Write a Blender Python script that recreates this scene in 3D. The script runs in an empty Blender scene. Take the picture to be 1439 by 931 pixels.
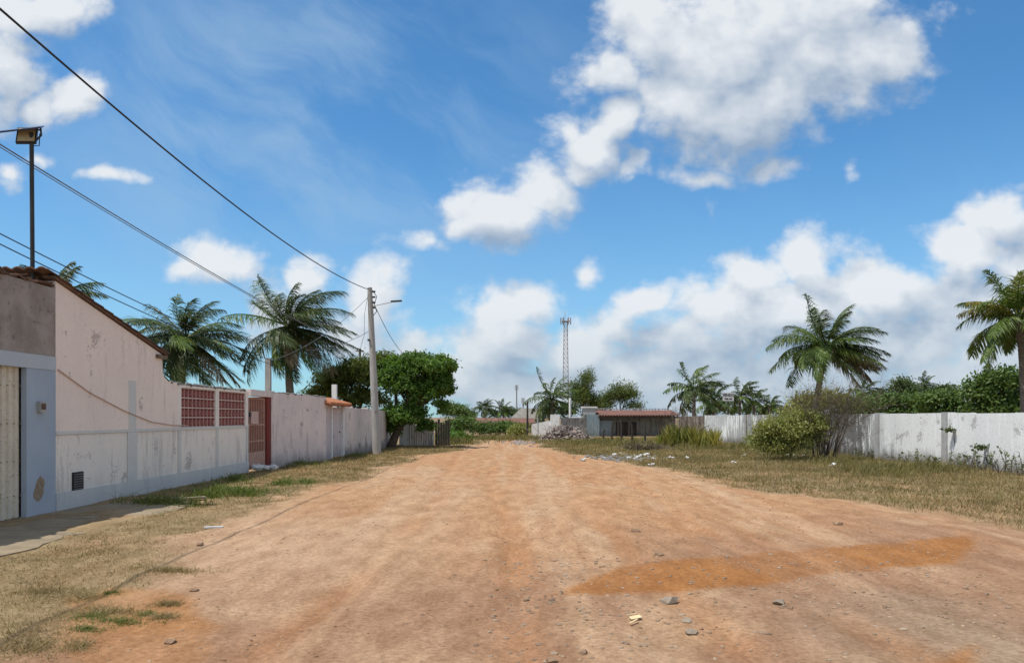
import bpy, math, random
import numpy as np
from mathutils import Vector

S = bpy.context.scene
COL = S.collection
R = math.radians

# ------------------------------------------------------------------ camera, sky, sun, exposure
CAM_H, FOC, VX, VY = 1.6, 1080.0, 724.0, 586.0       # eye height; photo focal length and horizon in photo pixels
cd = bpy.data.cameras.new("camera"); cam = bpy.data.objects.new("camera", cd); COL.objects.link(cam)
cam.location = (0, 0, CAM_H); cam.rotation_euler = (R(90), 0, 0)
cd.sensor_width = 36; cd.lens = 36 * FOC / 1439; cd.shift_y = 120.5 / 1439; cd.shift_x = -4.5 / 1439
cd.clip_end = 8000; cd.clip_start = .05
S.camera = cam
S.render.engine = 'CYCLES'
S.view_settings.view_transform = 'Standard'; S.view_settings.look = 'None'
S.view_settings.gamma = 1; S.view_settings.use_curve_mapping = False
S.view_settings.exposure = 0.0
SUN_EL, SUN_AZ = 67.0, 242.0                          # azimuth clockwise from +Y: the sun stands to the left
SUND = Vector((math.sin(R(SUN_AZ)) * math.cos(R(SUN_EL)), math.cos(R(SUN_AZ)) * math.cos(R(SUN_EL)), math.sin(R(SUN_EL))))
sl = bpy.data.lights.new("sun", 'SUN'); sl.energy = 4.6; sl.angle = R(.5); sl.color = (1, .95, .87)
so = bpy.data.objects.new("sun", sl); COL.objects.link(so); so.location = (-20, -5, 60)
so.rotation_euler = SUND.to_track_quat('Z', 'Y').to_euler()


class NT:
    """terse node-tree builder"""
    def __init__(s, tree): s.t = tree; s.n = tree.nodes; s.l = tree.links
    def put(s, sock, v):
        if v is None: return
        if isinstance(v, bpy.types.NodeSocket): s.l.new(v, sock)
        elif isinstance(v, (tuple, list)) and sock.type == 'RGBA' and len(v) == 3: sock.default_value = (*v, 1)
        else: sock.default_value = v
    def node(s, typ, **kw):
        n = s.n.new(typ)
        for k, v in kw.items(): setattr(n, k, v)
        return n
    def m(s, op, a, b=None, c=None, clamp=False):
        n = s.node('ShaderNodeMath', operation=op, use_clamp=clamp)
        for i, v in enumerate((a, b, c)): s.put(n.inputs[i], v)
        return n.outputs[0]
    def v(s, op, a, b=None, c=None):
        n = s.node('ShaderNodeVectorMath', operation=op)
        for i, x in enumerate((a, b, c)): s.put(n.inputs[i], x)
        return n.outputs['Value' if op in ('LENGTH', 'DOT_PRODUCT', 'DISTANCE') else 'Vector']
    def noise(s, vec, scale, detail=6, rough=.55, dist=0, out='Fac', dim='3D'):
        n = s.node('ShaderNodeTexNoise', noise_dimensions=dim); s.put(n.inputs['Vector'], vec)
        for k, x in (('Scale', scale), ('Detail', detail), ('Roughness', rough), ('Distortion', dist)): s.put(n.inputs[k], x)
        return n.outputs[out]
    def voro(s, vec, scale, feature='F1', out='Distance', detail=0, rnd=1, dim='3D'):
        n = s.node('ShaderNodeTexVoronoi', feature=feature, voronoi_dimensions=dim); s.put(n.inputs['Vector'], vec); s.put(n.inputs['Scale'], scale)
        n.inputs['Randomness'].default_value = rnd
        if detail: n.inputs['Detail'].default_value = detail
        return n.outputs[out]
    def rng(s, v, a, b, c=0, d=1, smooth=True):
        n = s.node('ShaderNodeMapRange', interpolation_type='SMOOTHSTEP' if smooth else 'LINEAR', clamp=True)
        for i, x in enumerate((v, a, b, c, d)): s.put(n.inputs[i], x)
        return n.outputs[0]
    def mix(s, f, a, b, blend='MIX'):
        n = s.node('ShaderNodeMix', data_type='RGBA', blend_type=blend)
        s.put(n.inputs[0], f); s.put(n.inputs[6], a); s.put(n.inputs[7], b)
        return n.outputs[2]
    def comb(s, x, y, z):
        n = s.node('ShaderNodeCombineXYZ')
        for i, v in enumerate((x, y, z)): s.put(n.inputs[i], v)
        return n.outputs[0]
    def sep(s, v):
        n = s.node('ShaderNodeSeparateXYZ'); s.put(n.inputs[0], v); return n.outputs
    def bump(s, h, strength=.4, dist=.02):
        n = s.node('ShaderNodeBump'); s.put(n.inputs['Height'], h); s.put(n.inputs['Strength'], strength); s.put(n.inputs['Distance'], dist)
        return n.outputs[0]


# clouds: soft ellipses in direction space (u = x/y, v = z/y), given as photo px: x, y, rx, ry, strength
CLOUDS = [
 (1010, 70, 120, 85, 1), (1130, 70, 130, 85, 1), (1215, 70, 75, 65, .95), (930, 55, 80, 70, 1), (960, 140, 90, 70, 1), (1050, 140, 95, 65, .95),
 (850, 105, 65, 45, .8), (1110, 10, 160, 55, 1), (905, 15, 60, 45, .95), (985, 195, 65, 32, .75),
 (815, 208, 48, 44, .95), (785, 185, 30, 26, .8), (860, 165, 45, 40, .95), (800, 240, 36, 32, .85), (885, 235, 40, 22, .7), (695, 305, 76, 42, .9), (758, 270, 44, 40, .95), (590, 345, 55, 20, .68), (640, 325, 45, 26, .7),
 (985, 245, 50, 17, .66), (1090, 225, 44, 24, .6), (1015, 290, 20, 28, .58), (1195, 245, 14, 28, .48), (880, 255, 22, 12, .5),
 (820, 377, 24, 23, .9),
 (40, 15, 75, 40, .95), (15, 110, 50, 75, .9), (112, 145, 40, 30, .9), (60, 155, 45, 35, .8), (165, 250, 36, 13, .7), (50, 222, 40, 20, .72), (10, 235, 30, 30, .65),
 (320, 365, 62, 38, .88), (260, 385, 45, 18, .62), (375, 440, 66, 66, .86), (440, 385, 36, 32, .78), (520, 415, 38, 46, .85), (575, 485, 66, 38, .72), (500, 480, 100, 60, .66),
 (740, 432, 46, 32, 1), (715, 480, 76, 54, .95), (640, 530, 120, 46, .82), (810, 500, 90, 65, .85), (905, 420, 42, 26, .8), (940, 480, 95, 60, .8),
 (1055, 385, 60, 42, .92), (1150, 365, 52, 42, .98), (1120, 440, 110, 58, .9), (1230, 405, 70, 44, .95), (1260, 485, 140, 75, .85),
 (870, 455, 60, 40, .9), (1010, 430, 70, 45, .85), (1000, 490, 110, 55, .75), (1180, 500, 165, 74, .98), (860, 540, 170, 54, .92), (1420, 500, 120, 90, 1),
 (1365, 345, 62, 30, .95), (1425, 305, 52, 38, 1), (1360, 420, 100, 65, .9), (1450, 400, 80, 80, .9), (1000, 545, 200, 64, 1.0), (1280, 565, 250, 66, 1.05), (740, 565, 140, 40, .85),
]

BASES = [(1010, 200, 150, 50, .22), (1100, 125, 130, 60, .18), (1190, 110, 60, 50, .15), (705, 340, 70, 20, .25), (960, 525, 220, 50, .25), (1320, 475, 170, 40, .25), (1110, 480, 110, 34, .2),
         (760, 510, 100, 26, .25), (1290, 340, 70, 24, .3), (1390, 400, 70, 22, .2), (830, 235, 40, 18, .2), (30, 190, 60, 26, .25), (1000, 455, 50, 16, .2), (380, 490, 60, 20, .2)]

def make_world():
    w = bpy.data.worlds.new("World"); S.world = w; w.use_nodes = True
    N = NT(w.node_tree); N.n.clear()
    out = N.node('ShaderNodeOutputWorld'); bg = N.node('ShaderNodeBackground'); bg.inputs[1].default_value = .1
    sky = N.node('ShaderNodeTexSky', sky_type='NISHITA', sun_disc=False, sun_elevation=R(SUN_EL), sun_rotation=R(SUN_AZ),
                 air_density=1.0, dust_density=.35, ozone_density=2.2, altitude=0)
    tc = N.node('ShaderNodeTexCoord').outputs['Generated']
    x, y, z = N.sep(tc)
    yy = N.m('MAXIMUM', N.m('ABSOLUTE', y), .25)
    uv = N.comb(N.m('MULTIPLY_ADD', N.m('LESS_THAN', y, 0), 9.0, N.m('DIVIDE', x, yy)), N.m('DIVIDE', N.m('MAXIMUM', z, -.02), yy), 0)
    warp = N.comb(N.noise(uv, 6.0, 2, .5, dim='2D'), N.noise(N.v('ADD', uv, (3.3, 1.7, 0)), 6.0, 2, .5, dim='2D'), 0)
    warp = N.v('MULTIPLY', N.v('SUBTRACT', warp, (.5, .5, 0)), (.085, .06, 0))

    # more half-cloudy sky added outside the view, unseen, to whiten the fill light
    away = N.m('MAXIMUM', N.rng(y, .25, .05), N.m('MAXIMUM', N.rng(z, .5, .62), N.rng(N.m('ABSOLUTE', N.m('DIVIDE', x, yy)), .85, 1.1)))
    rest = N.m('MULTIPLY', away, N.rng(N.noise(tc, 2.6, 3, .5), .36, .58, 0, .95))

    def dens(p):
        pw = N.v('ADD', p, warp)
        acc = None
        for cx, cy, rx, ry, s in CLOUDS:
            u, vv, ru, rv = (cx - VX) / FOC, (VY - cy) / FOC, rx / FOC, ry / FOC
            q = N.v('LENGTH', N.v('MULTIPLY_ADD', pw, (1 / ru, 1 / rv, 0), (-u / ru, -vv / rv, 0)))
            e = N.m('MULTIPLY_ADD', q, -s * .5, s)
            acc = e if acc is None else N.m('MAXIMUM', acc, e)
        acc = N.m('MAXIMUM', N.m('MAXIMUM', acc, 0), rest)
        st = N.v('MULTIPLY', p, (1, 1.25, 1))
        f = N.noise(st, 8, 9, .63, dim='2D'); fs = N.noise(st, 9, 5, .55, dim='2D')
        b = N.voro(N.v('ADD', st, N.v('MULTIPLY', warp, (.5, .5, 0))), 19, 'F1', detail=2, dim='2D')
        r = N.m('MULTIPLY_ADD', N.m('SUBTRACT', f, .5), .92, acc)
        bb = N.m('MULTIPLY', N.m('SUBTRACT', .42, b), .22)
        sm = N.m('MULTIPLY_ADD', N.m('SUBTRACT', fs, .5), 1.0, N.m('MULTIPLY_ADD', bb, .8, N.m('MULTIPLY', acc, .8)))
        return N.m('ADD', bb, r), sm
    d0, s0 = dens(uv)
    d1, s1 = dens(N.v('ADD', uv, (-.014, .042, 0)))
    alpha = N.rng(d0, .20, .60)
    lit = N.m('MULTIPLY_ADD', N.m('SUBTRACT', s0, s1), 1.1, .60)
    lit = N.m('MULTIPLY_ADD', N.m('SUBTRACT', d0, d1), .34, lit)
    lit = N.m('SUBTRACT', lit, N.rng(s0, .60, 1.0, 0, .2))
    for cx, cy, rx, ry, k in BASES:                    # heavy cloud bases, seen from below
        q = N.v('LENGTH', N.v('MULTIPLY_ADD', N.v('ADD', uv, warp), (FOC / rx, FOC / ry, 0), (-(cx - VX) / rx, -(VY - cy) / ry, 0)))
        lit = N.m('SUBTRACT', lit, N.rng(q, .1, 1.3, k, 0))
    lit = N.m('MINIMUM', N.m('MAXIMUM', lit, 0), 1)
    ccol = N.mix(lit, (3.2, 4.2, 5.6), (8.3, 8.6, 8.9))
    wv = N.v('ADD', uv, N.v('MULTIPLY', warp, (1.2, 1.2, 0)))
    rot = N.comb(N.v('DOT_PRODUCT', wv, (.83, -.56, 0)), N.m('MULTIPLY', N.v('DOT_PRODUCT', wv, (.56, .83, 0)), 2.7), 0)
    vn = N.noise(rot, 2.4, 7, .6, dim='2D')
    ve = N.rng(N.v('LENGTH', N.v('MULTIPLY_ADD', uv, (2.9, 4.6, 0), (.81, -1.85, 0))), .3, 1.35, 1, 0)
    veil = N.m('MULTIPLY', N.rng(vn, .36, .74), N.m('MULTIPLY_ADD', ve, .46, .05))
    skyc = N.mix(1.0, sky.outputs[0], (.66, 1.22, 1.52), 'MULTIPLY')
    el = N.m('MAXIMUM', z, 0)
    skyc = N.mix(N.rng(el, .0, .36, .40, 0), skyc, (4.3, 6.1, 7.7))
    c = N.mix(veil, skyc, (4.2, 5.9, 7.6))
    far = N.rng(el, .0, .16, .5, 0)                    # distant cumulus loses contrast towards the horizon
    ccol = N.mix(far, ccol, (3.7, 4.75, 5.85))
    c = N.mix(N.m('MULTIPLY', alpha, .95), c, ccol)
    w.cycles.sampling_method = 'MANUAL'; w.cycles.sample_map_resolution = 256
    N.put(bg.inputs[0], c); N.l.new(bg.outputs[0], out.inputs[0])
make_world()

# ------------------------------------------------------------------ helpers
def at(px, py, d):                                   # photo pixel at distance d -> world point
    return np.array(((px - VX) / FOC * d, d, CAM_H - (py - VY) / FOC * d))
def gp(px, py):                                      # photo pixel on the ground -> world x, y
    d = FOC * CAM_H / (py - VY); return (px - VX) / FOC * d, d

def _hash(i, j, s):
    n = (i * 374761393 + j * 668265263 + s * 974634277) & 0xffffffff
    n = ((n ^ (n >> 13)) * 1274126177) & 0xffffffff
    return ((n ^ (n >> 16)) & 0xffff) / 65535.0
def vnoise(x, y, s=0):
    x = np.asarray(x, float); y = np.asarray(y, float)
    i = np.floor(x).astype(np.int64); j = np.floor(y).astype(np.int64); fx = x - i; fy = y - j
    fx = fx * fx * (3 - 2 * fx); fy = fy * fy * (3 - 2 * fy)
    a, b, c, d = _hash(i, j, s), _hash(i + 1, j, s), _hash(i, j + 1, s), _hash(i + 1, j + 1, s)
    return (a * (1 - fx) + b * fx) * (1 - fy) + (c * (1 - fx) + d * fx) * fy
def fbm(x, y, s=0, o=4):
    t = 0; a = .5
    for k in range(o): t = t + a * vnoise(np.asarray(x) * 2 ** k, np.asarray(y) * 2 ** k, s + k); a *= .5
    return t / (1 - .5 ** o)
def sstep(a, b, x):
    t = np.clip((np.asarray(x, float) - a) / (b - a), 0, 1); return t * t * (3 - 2 * t)

YL = [2, 8, 10.5, 20, 27, 34, 41, 48, 60, 90]
XL = [-2.7, -4.0, -4.5, -4.5, -4.0, -3.4, -2.6, -1.9, -.8, .5]
YR = [2, 9, 10.5, 14.5, 16.6, 20, 25, 32, 41, 50, 60, 90]
XR = [8.5, 7.4, 7.1, 6.4, 5.5, 4.9, 4.1, 2.9, 1.4, 1.3, 1.8, 2.6]
def edges(x, y):
    """0 on the worn dirt, 1 in the grass verge"""
    w = (fbm(x * .7, y * .45, 3, 4) - .5) * 2.2 + (fbm(x * 3, y * 2, 9, 3) - .5) * .8
    l = np.interp(y, YL, XL) - x + w * .8
    r = x - np.interp(y, YR, XR) + w
    return np.maximum(sstep(-.35, .6, l), sstep(-.4, .7, r))
def H(x, y):
    """ground relief"""
    x = np.asarray(x, float); y = np.asarray(y, float)
    g = edges(x, y)
    near = np.clip((90 - y) / 40, 0, 1)
    h = (fbm(x * .25, y * .25, 21, 3) - .5) * .10 + (fbm(x * 1.3, y * 1.0, 31, 4) - .5) * (.035 + .05 * g)
    h = h + (fbm(x * 6, y * 6, 41, 3) - .5) * .016 - .035 * sstep(.62, .78, fbm(x * .9, y * .55, 141, 3)) * (1 - g)
    for x0, a in ((-1.55, .026), (-.1, .024), (1.6, .022), (3.0, .02)):
        xc = x0 + .25 * np.sin(y * .22 + x0) - .018 * y
        h = h - a * np.exp(-((x - xc) / .16) ** 2) * (1 - g)
    return h * near - .02

class MB:
    """collects geometry, then links it as ONE mesh object"""
    def __init__(s): s.V = []; s.F = []; s.MI = []; s.n = 0
    def add(s, V, F, mi=0):
        V = np.asarray(V, float).reshape(-1, 3)
        for f in (F if isinstance(F, list) and len(F) and isinstance(F[0], np.ndarray) and F[0].ndim == 2 else [F]):
            f = np.asarray(f, np.int64)
            if f.ndim == 1: f = f[None]
            s.F.append(f + s.n); s.MI.append(np.full(len(f), mi))
        s.V.append(V); s.n += len(V); return s
    def box(s, lo, hi, mi=0):
        (a, b, c), (d, e, f) = lo, hi
        V = [(a, b, c), (d, b, c), (d, e, c), (a, e, c), (a, b, f), (d, b, f), (d, e, f), (a, e, f)]
        return s.add(V, np.array([(0, 3, 2, 1), (4, 5, 6, 7), (0, 1, 5, 4), (1, 2, 6, 5), (2, 3, 7, 6), (3, 0, 4, 7)]), mi)
    def obox(s, c, ax, hs, mi=0):
        """oriented box: centre, three axes, half sizes"""
        c = np.array(c, float); ax = [np.array(a, float) / np.linalg.norm(a) for a in ax]
        V = [c + ax[0] * hs[0] * i + ax[1] * hs[1] * j + ax[2] * hs[2] * k for k in (-1, 1) for i, j in ((-1, -1), (1, -1), (1, 1), (-1, 1))]
        return s.add(V, np.array([(0, 3, 2, 1), (4, 5, 6, 7), (0, 1, 5, 4), (1, 2, 6, 5), (2, 3, 7, 6), (3, 0, 4, 7)]), mi)
    def wall(s, p, q, t, z0, z1, z1b=None, mi=0):
        """wall from p to q (x,y), thickness t to the left of p->q"""
        p = np.array(p, float); q = np.array(q, float); d = (q - p) / np.linalg.norm(q - p); n = np.array((-d[1], d[0])) * t
        z1b = z1 if z1b is None else z1b
        c = [p, q, q + n, p + n]
        V = [(*k, z0) for k in c] + [(*c[0], z1), (*c[1], z1b), (*c[2], z1b), (*c[3], z1)]
        return s.add(V, np.array([(0, 3, 2, 1), (4, 5, 6, 7), (0, 1, 5, 4), (1, 2, 6, 5), (2, 3, 7, 6), (3, 0, 4, 7)]), mi)
    def tube(s, P, rad, k=6, mi=0, cap=True):
        P = np.asarray(P, float); n = len(P); rad = np.broadcast_to(np.asarray(rad, float), (n,))
        T = np.gradient(P, axis=0); T /= np.linalg.norm(T, axis=1)[:, None] + 1e-9
        ref = np.array((0, 0, 1.)) if abs(T[:, 2]).mean() < .8 else np.array((1., 0, 0))
        A = np.cross(T, ref); A /= np.linalg.norm(A, axis=1)[:, None] + 1e-9; B = np.cross(T, A)
        th = np.arange(k) * 2 * math.pi / k
        V = P[:, None] + rad[:, None, None] * (np.cos(th)[None, :, None] * A[:, None] + np.sin(th)[None, :, None] * B[:, None])
        i = np.arange(n - 1)[:, None] * k; j = np.arange(k)[None]; j2 = (j + 1) % k
        F = np.stack([i + j, i + j2, i + k + j2, i + k + j], -1).reshape(-1, 4)
        s.add(V.reshape(-1, 3), F, mi)
        if cap:
            s.add(V[0], np.arange(k)[::-1].copy(), mi); s.add(V[-1], np.arange(k), mi)
        return s
    def prism(s, poly, axis, a, b, mi=0):
        """polygon in the plane across axis (0: y,z  1: x,z  2: x,y), extruded from a to b"""
        n = len(poly)
        def pt(p, t): return {0: (t, p[0], p[1]), 1: (p[0], t, p[1]), 2: (p[0], p[1], t)}[axis]
        V = [pt(p, a) for p in poly] + [pt(p, b) for p in poly]
        s.add(V, [np.array([list(range(n))[::-1]]), np.array([list(range(n, 2 * n))]),
                  np.array([(i, (i + 1) % n, n + (i + 1) % n, n + i) for i in range(n)])], mi); return s
    def rock(s, c, r, rng, sq=(1, 1, .7), mi=0):
        V = ICO * (1 + rng.uniform(-.28, .28, (len(ICO), 1))) * np.array(sq) * r
        a = rng.uniform(0, 6.28); M = np.array(((math.cos(a), -math.sin(a), 0), (math.sin(a), math.cos(a), 0), (0, 0, 1)))
        return s.add(V @ M.T + np.array(c), ICOF, mi)
    def build(s, name, mats, parent=None, smooth=False):
        me = bpy.data.meshes.new(name)
        V = np.concatenate(s.V)
        o = parent
        while o is not None: V = V - np.array(o.location); o = o.parent
        me.vertices.add(len(V)); me.vertices.foreach_set('co', V.astype(np.float32).ravel())
        tot = np.concatenate([np.full(len(f), f.shape[1]) for f in s.F]); loops = np.concatenate([f.ravel() for f in s.F])
        me.loops.add(len(loops)); me.loops.foreach_set('vertex_index', loops.astype(np.int32))
        me.polygons.add(len(tot)); me.polygons.foreach_set('loop_start', np.concatenate([[0], np.cumsum(tot)[:-1]]).astype(np.int32))
        me.polygons.foreach_set('material_index', np.concatenate(s.MI).astype(np.int32))
        me.polygons.foreach_set('use_smooth', np.full(len(tot), bool(smooth)))
        me.update(calc_edges=True)
        for m in (mats if isinstance(mats, (list, tuple)) else [mats]): me.materials.append(m)
        ob = bpy.data.objects.new(name, me); COL.objects.link(ob)
        if parent is not None: ob.parent = parent
        return ob

def _ico():
    t = (1 + 5 ** .5) / 2
    V = np.array([(-1, t, 0), (1, t, 0), (-1, -t, 0), (1, -t, 0), (0, -1, t), (0, 1, t), (0, -1, -t), (0, 1, -t), (t, 0, -1), (t, 0, 1), (-t, 0, -1), (-t, 0, 1)], float)
    F = np.array([(0, 11, 5), (0, 5, 1), (0, 1, 7), (0, 7, 10), (0, 10, 11), (1, 5, 9), (5, 11, 4), (11, 10, 2), (10, 7, 6), (7, 1, 8), (3, 9, 4), (3, 4, 2), (3, 2, 6), (3, 6, 8), (3, 8, 9), (4, 9, 5), (2, 4, 11), (6, 2, 10), (8, 6, 7), (9, 8, 1)])
    return V / np.linalg.norm(V[0]), F
ICO, ICOF = _ico()

def thing(name, label, cat, loc=(0, 0, 0), group=None):
    o = bpy.data.objects.new(name, None); COL.objects.link(o); o.location = loc; o.empty_display_size = .3
    return tag(o, label, cat, group)
def tag(o, label, cat, group=None):
    o['label'] = label; o['category'] = cat
    if group: o['group'] = group
    return o
def kind(o, k, label=None, cat=None):
    o['kind'] = k
    if label: o['label'] = label
    if cat: o['category'] = cat
    return o

# ------------------------------------------------------------------ materials
def newmat(name):
    m = bpy.data.materials.new(name); m.use_nodes = True; N = NT(m.node_tree)
    b = m.node_tree.nodes['Principled BSDF']; b.inputs['Specular IOR Level'].default_value = .25
    return m, N, b
def opos(N, sc=(1, 1, 1)):
    return N.v('MULTIPLY', N.node('ShaderNodeNewGeometry').outputs['Position'], sc)

def mottled(name, c1, c2, scale=6, rough=.85, bump=.35, bd=.01, sc=(1, 1, 1), metal=0, c3=None, s3=30):
    m, N, b = newmat(name); p = opos(N, sc)
    f = N.rng(N.noise(p, scale, 7, .62), .32, .68)
    c = N.mix(f, c1, c2)
    if c3: c = N.mix(N.rng(N.noise(p, s3, 4, .6), .56, .7), c, c3)
    N.put(b.inputs['Base Color'], c); b.inputs['Roughness'].default_value = rough; b.inputs['Metallic'].default_value = metal
    if bump: N.put(b.inputs['Normal'], N.bump(N.noise(p, scale * 6, 6, .65), bump, bd))
    return m

def plaster(name, base, tint, stain, streak=.5, cover=.5, flakes=0, flake_col=(.2, .17, .14), base_grime=.4, rough=.92, dense=None):
    """painted masonry: mottling, vertical run-off streaks, flaked spots, splash dirt along the foot"""
    m, N, b = newmat(name); p = opos(N); x, y, z = N.sep(p)
    c = N.mix(N.rng(N.noise(p, 1.1, 6, .6), .3, .7), base, tint)
    c = N.mix(N.m('MULTIPLY', N.rng(N.noise(p, 14, 5, .7), .5, .75), .30), c, stain)
    ps = N.v('MULTIPLY', p, (3.4, 3.4, .5))
    st = N.rng(N.m('ADD', N.m('MULTIPLY_ADD', N.noise(p, 24, 5, .75), .35, N.noise(ps, 1.6, 8, .72)), N.m('MULTIPLY', N.noise(p, .5, 3, .5), .5)), 1.115 - .34 * cover, 1.215 - .34 * cover)
    if dense:                                         # streaks thicken between two y values
        st = N.m('MULTIPLY', st, N.m('MAXIMUM', N.m('MULTIPLY', N.rng(y, dense[0], dense[1]), N.rng(y, dense[2], dense[3], 1, 0)), .12))
    c = N.mix(N.m('MULTIPLY', st, streak), c, stain)
    if flakes:
        fl = N.rng(N.m('MULTIPLY_ADD', N.noise(p, 18, 5, .7), .45, N.noise(p, 1.7, 5, .65)), .92 - flakes * .2, .95 - flakes * .2)
        c = N.mix(N.m('MULTIPLY', fl, .85), c, flake_col)
    g = N.m('MULTIPLY', N.rng(N.m('SUBTRACT', z, N.m('MULTIPLY', N.noise(N.v('MULTIPLY', p, (2, 2, .5)), 1.6, 6, .7), .9)), -.45, .12, 1, 0), base_grime)
    c = N.mix(g, c, stain)
    N.put(b.inputs['Base Color'], c); b.inputs['Roughness'].default_value = rough
    N.put(b.inputs['Normal'], N.bump(N.m('ADD', N.noise(p, 9, 5, .6), N.m('MULTIPLY', N.noise(p, 70, 4, .7), .5)), .5, .012))
    return m

def leafmat(name, cols, trans=.3, rough=.5, pos_scale=.8):
    m, N, b = newmat(name)
    g = N.node('ShaderNodeNewGeometry')
    r = N.node('ShaderNodeValToRGB'); els = r.color_ramp.elements
    while len(els) < len(cols): els.new(.5)
    for i, c in enumerate(cols): els[i].position = i / max(1, len(cols) - 1); els[i].color = (*c, 1)
    v = N.m('MULTIPLY_ADD', g.outputs['Random Per Island'], .55, N.m('MULTIPLY', N.rng(N.noise(g.outputs['Position'], pos_scale, 3, .6), .3, .7), .45))
    N.put(r.inputs[0], v)
    N.put(b.inputs['Base Color'], r.outputs[0]); b.inputs['Roughness'].default_value = rough
    t = N.node('ShaderNodeBsdfTranslucent'); N.put(t.inputs[0], N.mix(1, r.outputs[0], (1.3, 1.25, .55), 'MULTIPLY'))
    mx = N.node('ShaderNodeMixShader'); mx.inputs[0].default_value = trans
    N.l.new(b.outputs[0], mx.inputs[1]); N.l.new(t.outputs[0], mx.inputs[2])
    N.l.new(mx.outputs[0], m.node_tree.nodes['Material Output'].inputs[0])
    return m

M = {}
M['pink'] = plaster('pink_plaster', (.88, .745, .65), (.83, .70, .62), (.48, .42, .38), .4, .36, .2, (.50, .42, .37), .35)
M['lowpanel'] = plaster('grey_white_plaster', (.86, .78, .69), (.80, .74, .67), (.44, .41, .38), .5, .45, .25, (.46, .42, .38), .5)
M['bluegrey'] = plaster('blue_grey_paint', (.50, .53, .55), (.44, .48, .52), (.30, .33, .37), .35, .3, .12, (.55, .52, .48), .3)
M['bandblue'] = plaster('pale_blue_band', (.66, .64, .60), (.60, .60, .58), (.36, .38, .40), .4, .3, .1, (.5, .48, .45), .4)
M['bluecol'] = plaster('faded_blue_paint', (.38, .45, .53), (.33, .39, .47), (.46, .46, .47), .5, .3, .2, (.52, .49, .45), .35)
M['cement'] = mottled('rough_bare_cement', (.24, .205, .175), (.36, .315, .28), 2.2, .95, .7, .02, c3=(.20, .17, .14), s3=9)
M['exposed'] = mottled('exposed_mortar', (.26, .19, .13), (.38, .30, .21), 14, .95, .8, .02)
M['cream'] = mottled('cream_painted_sheet', (.66, .60, .48), (.58, .52, .42), 3, .5, .15, .004, c3=(.36, .25, .16), s3=26)
M['coblight'] = mottled('pale_pink_concrete', (.58, .42, .37), (.50, .35, .31), 8, .9, .3)
M['cobred'] = mottled('red_painted_block', (.33, .10, .085), (.25, .08, .07), 8, .85, .3)
M['gatepink'] = mottled('faded_pink_steel', (.52, .36, .29), (.44, .26, .20), 9, .6, .2, .004, c3=(.25, .1, .06), s3=30)
M['gatered'] = mottled('dull_red_sheet', (.27, .095, .06), (.20, .07, .045), 5, .7, .2, .004)
M['redwall'] = mottled('red_plaster', (.22, .04, .03), (.17, .035, .028), 3, .85, .3)
M['dirtywhite'] = plaster('dirty_pink_white_plaster', (.74, .64, .60), (.66, .57, .55), (.36, .31, .29), .55, .38, .3, (.30, .27, .25), .9)
M['greywall'] = plaster('weathered_grey_wall', (.68, .61, .57), (.58, .53, .50), (.20, .18, .165), .6, .42, .4, (.18, .16, .14), .9)
M['lilac'] = plaster('lilac_grey_plaster', (.60, .53, .52), (.52, .46, .46), (.28, .26, .26), .4, .4, .2, (.3, .28, .27), .6)
M['whitewash'] = plaster('flaking_whitewash', (.87, .89, .88), (.81, .83, .82), (.085, .08, .075), .92, .95, .45, (.42, .41, .40), .8, dense=(28.5, 31, 36, 62))
M['brownwall'] = plaster('brown_stained_wall', (.36, .30, .24), (.26, .22, .18), (.09, .08, .07), .8, .8, .5, (.16, .13, .1), .8)
M['postgrey'] = mottled('grey_concrete_post', (.42, .42, .42), (.33, .33, .33), 4, .9, .3)
M['polegrey'] = mottled('weathered_concrete_pole', (.40, .385, .36), (.31, .30, .285), 3, .9, .3, sc=(1, 1, .3), c3=(.22, .21, .2), s3=8)
M['white'] = mottled('white_paint', (.78, .78, .76), (.68, .68, .67), 3, .85, .2, c3=(.45, .43, .41), s3=8)
M['tile'] = mottled('clay_roof_tile', (.42, .17, .085), (.30, .125, .07), 5, .85, .4, .01, c3=(.13, .085, .06), s3=9)
M['oldtile'] = mottled('dark_weathered_roof_tile', (.20, .11, .075), (.12, .08, .06), 4, .9, .5, .01, c3=(.07, .06, .05), s3=9)
M['redtile'] = mottled('faded_red_tile', (.20, .095, .07), (.135, .075, .06), 2, .85, .4, .01, c3=(.18, .10, .08), s3=5)
M['wood'] = mottled('grey_wood', (.20, .145, .10), (.12, .09, .065), 6, .85, .4, .006, sc=(1, 1, .25))
M['darkwood'] = mottled('opening_shade', (.04, .033, .03), (.065, .055, .045), 6, .9, .4, .006, sc=(1, 1, .25))
M['boards'] = mottled('weathered_boards', (.56, .53, .50), (.40, .38, .36), 3, .85, .3, .006, sc=(3, 3, .3), c3=(.10, .09, .08), s3=6)
M['dark'] = mottled('black_steel', (.028, .028, .03), (.045, .045, .045), 6, .5, .1)
M['rubber'] = mottled('black_cable', (.018, .018, .02), (.03, .03, .03), 10, .6, 0)
M['wire'] = mottled('grey_wire', (.10, .105, .115), (.15, .15, .16), 10, .6, 0)
M['lampglass'] = mottled('yellowed_lamp_lens', (.50, .38, .20), (.42, .33, .18), 40, .35, .2, .003)
M['panel'] = mottled('solar_panel', (.02, .025, .05), (.03, .035, .07), 20, .25, 0)
M['steel'] = mottled('galvanised_steel', (.36, .37, .38), (.27, .28, .29), 6, .5, .1, metal=.3)
M['towersteel'] = mottled('tower_steel', (.34, .30, .30), (.25, .23, .23), .5, .6, 0)
M['teal'] = plaster('grey_blue_rendered_wall', (.25, .31, .34), (.20, .26, .29), (.12, .14, .15), .6, .5, .2, (.3, .28, .26), .5)
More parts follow.
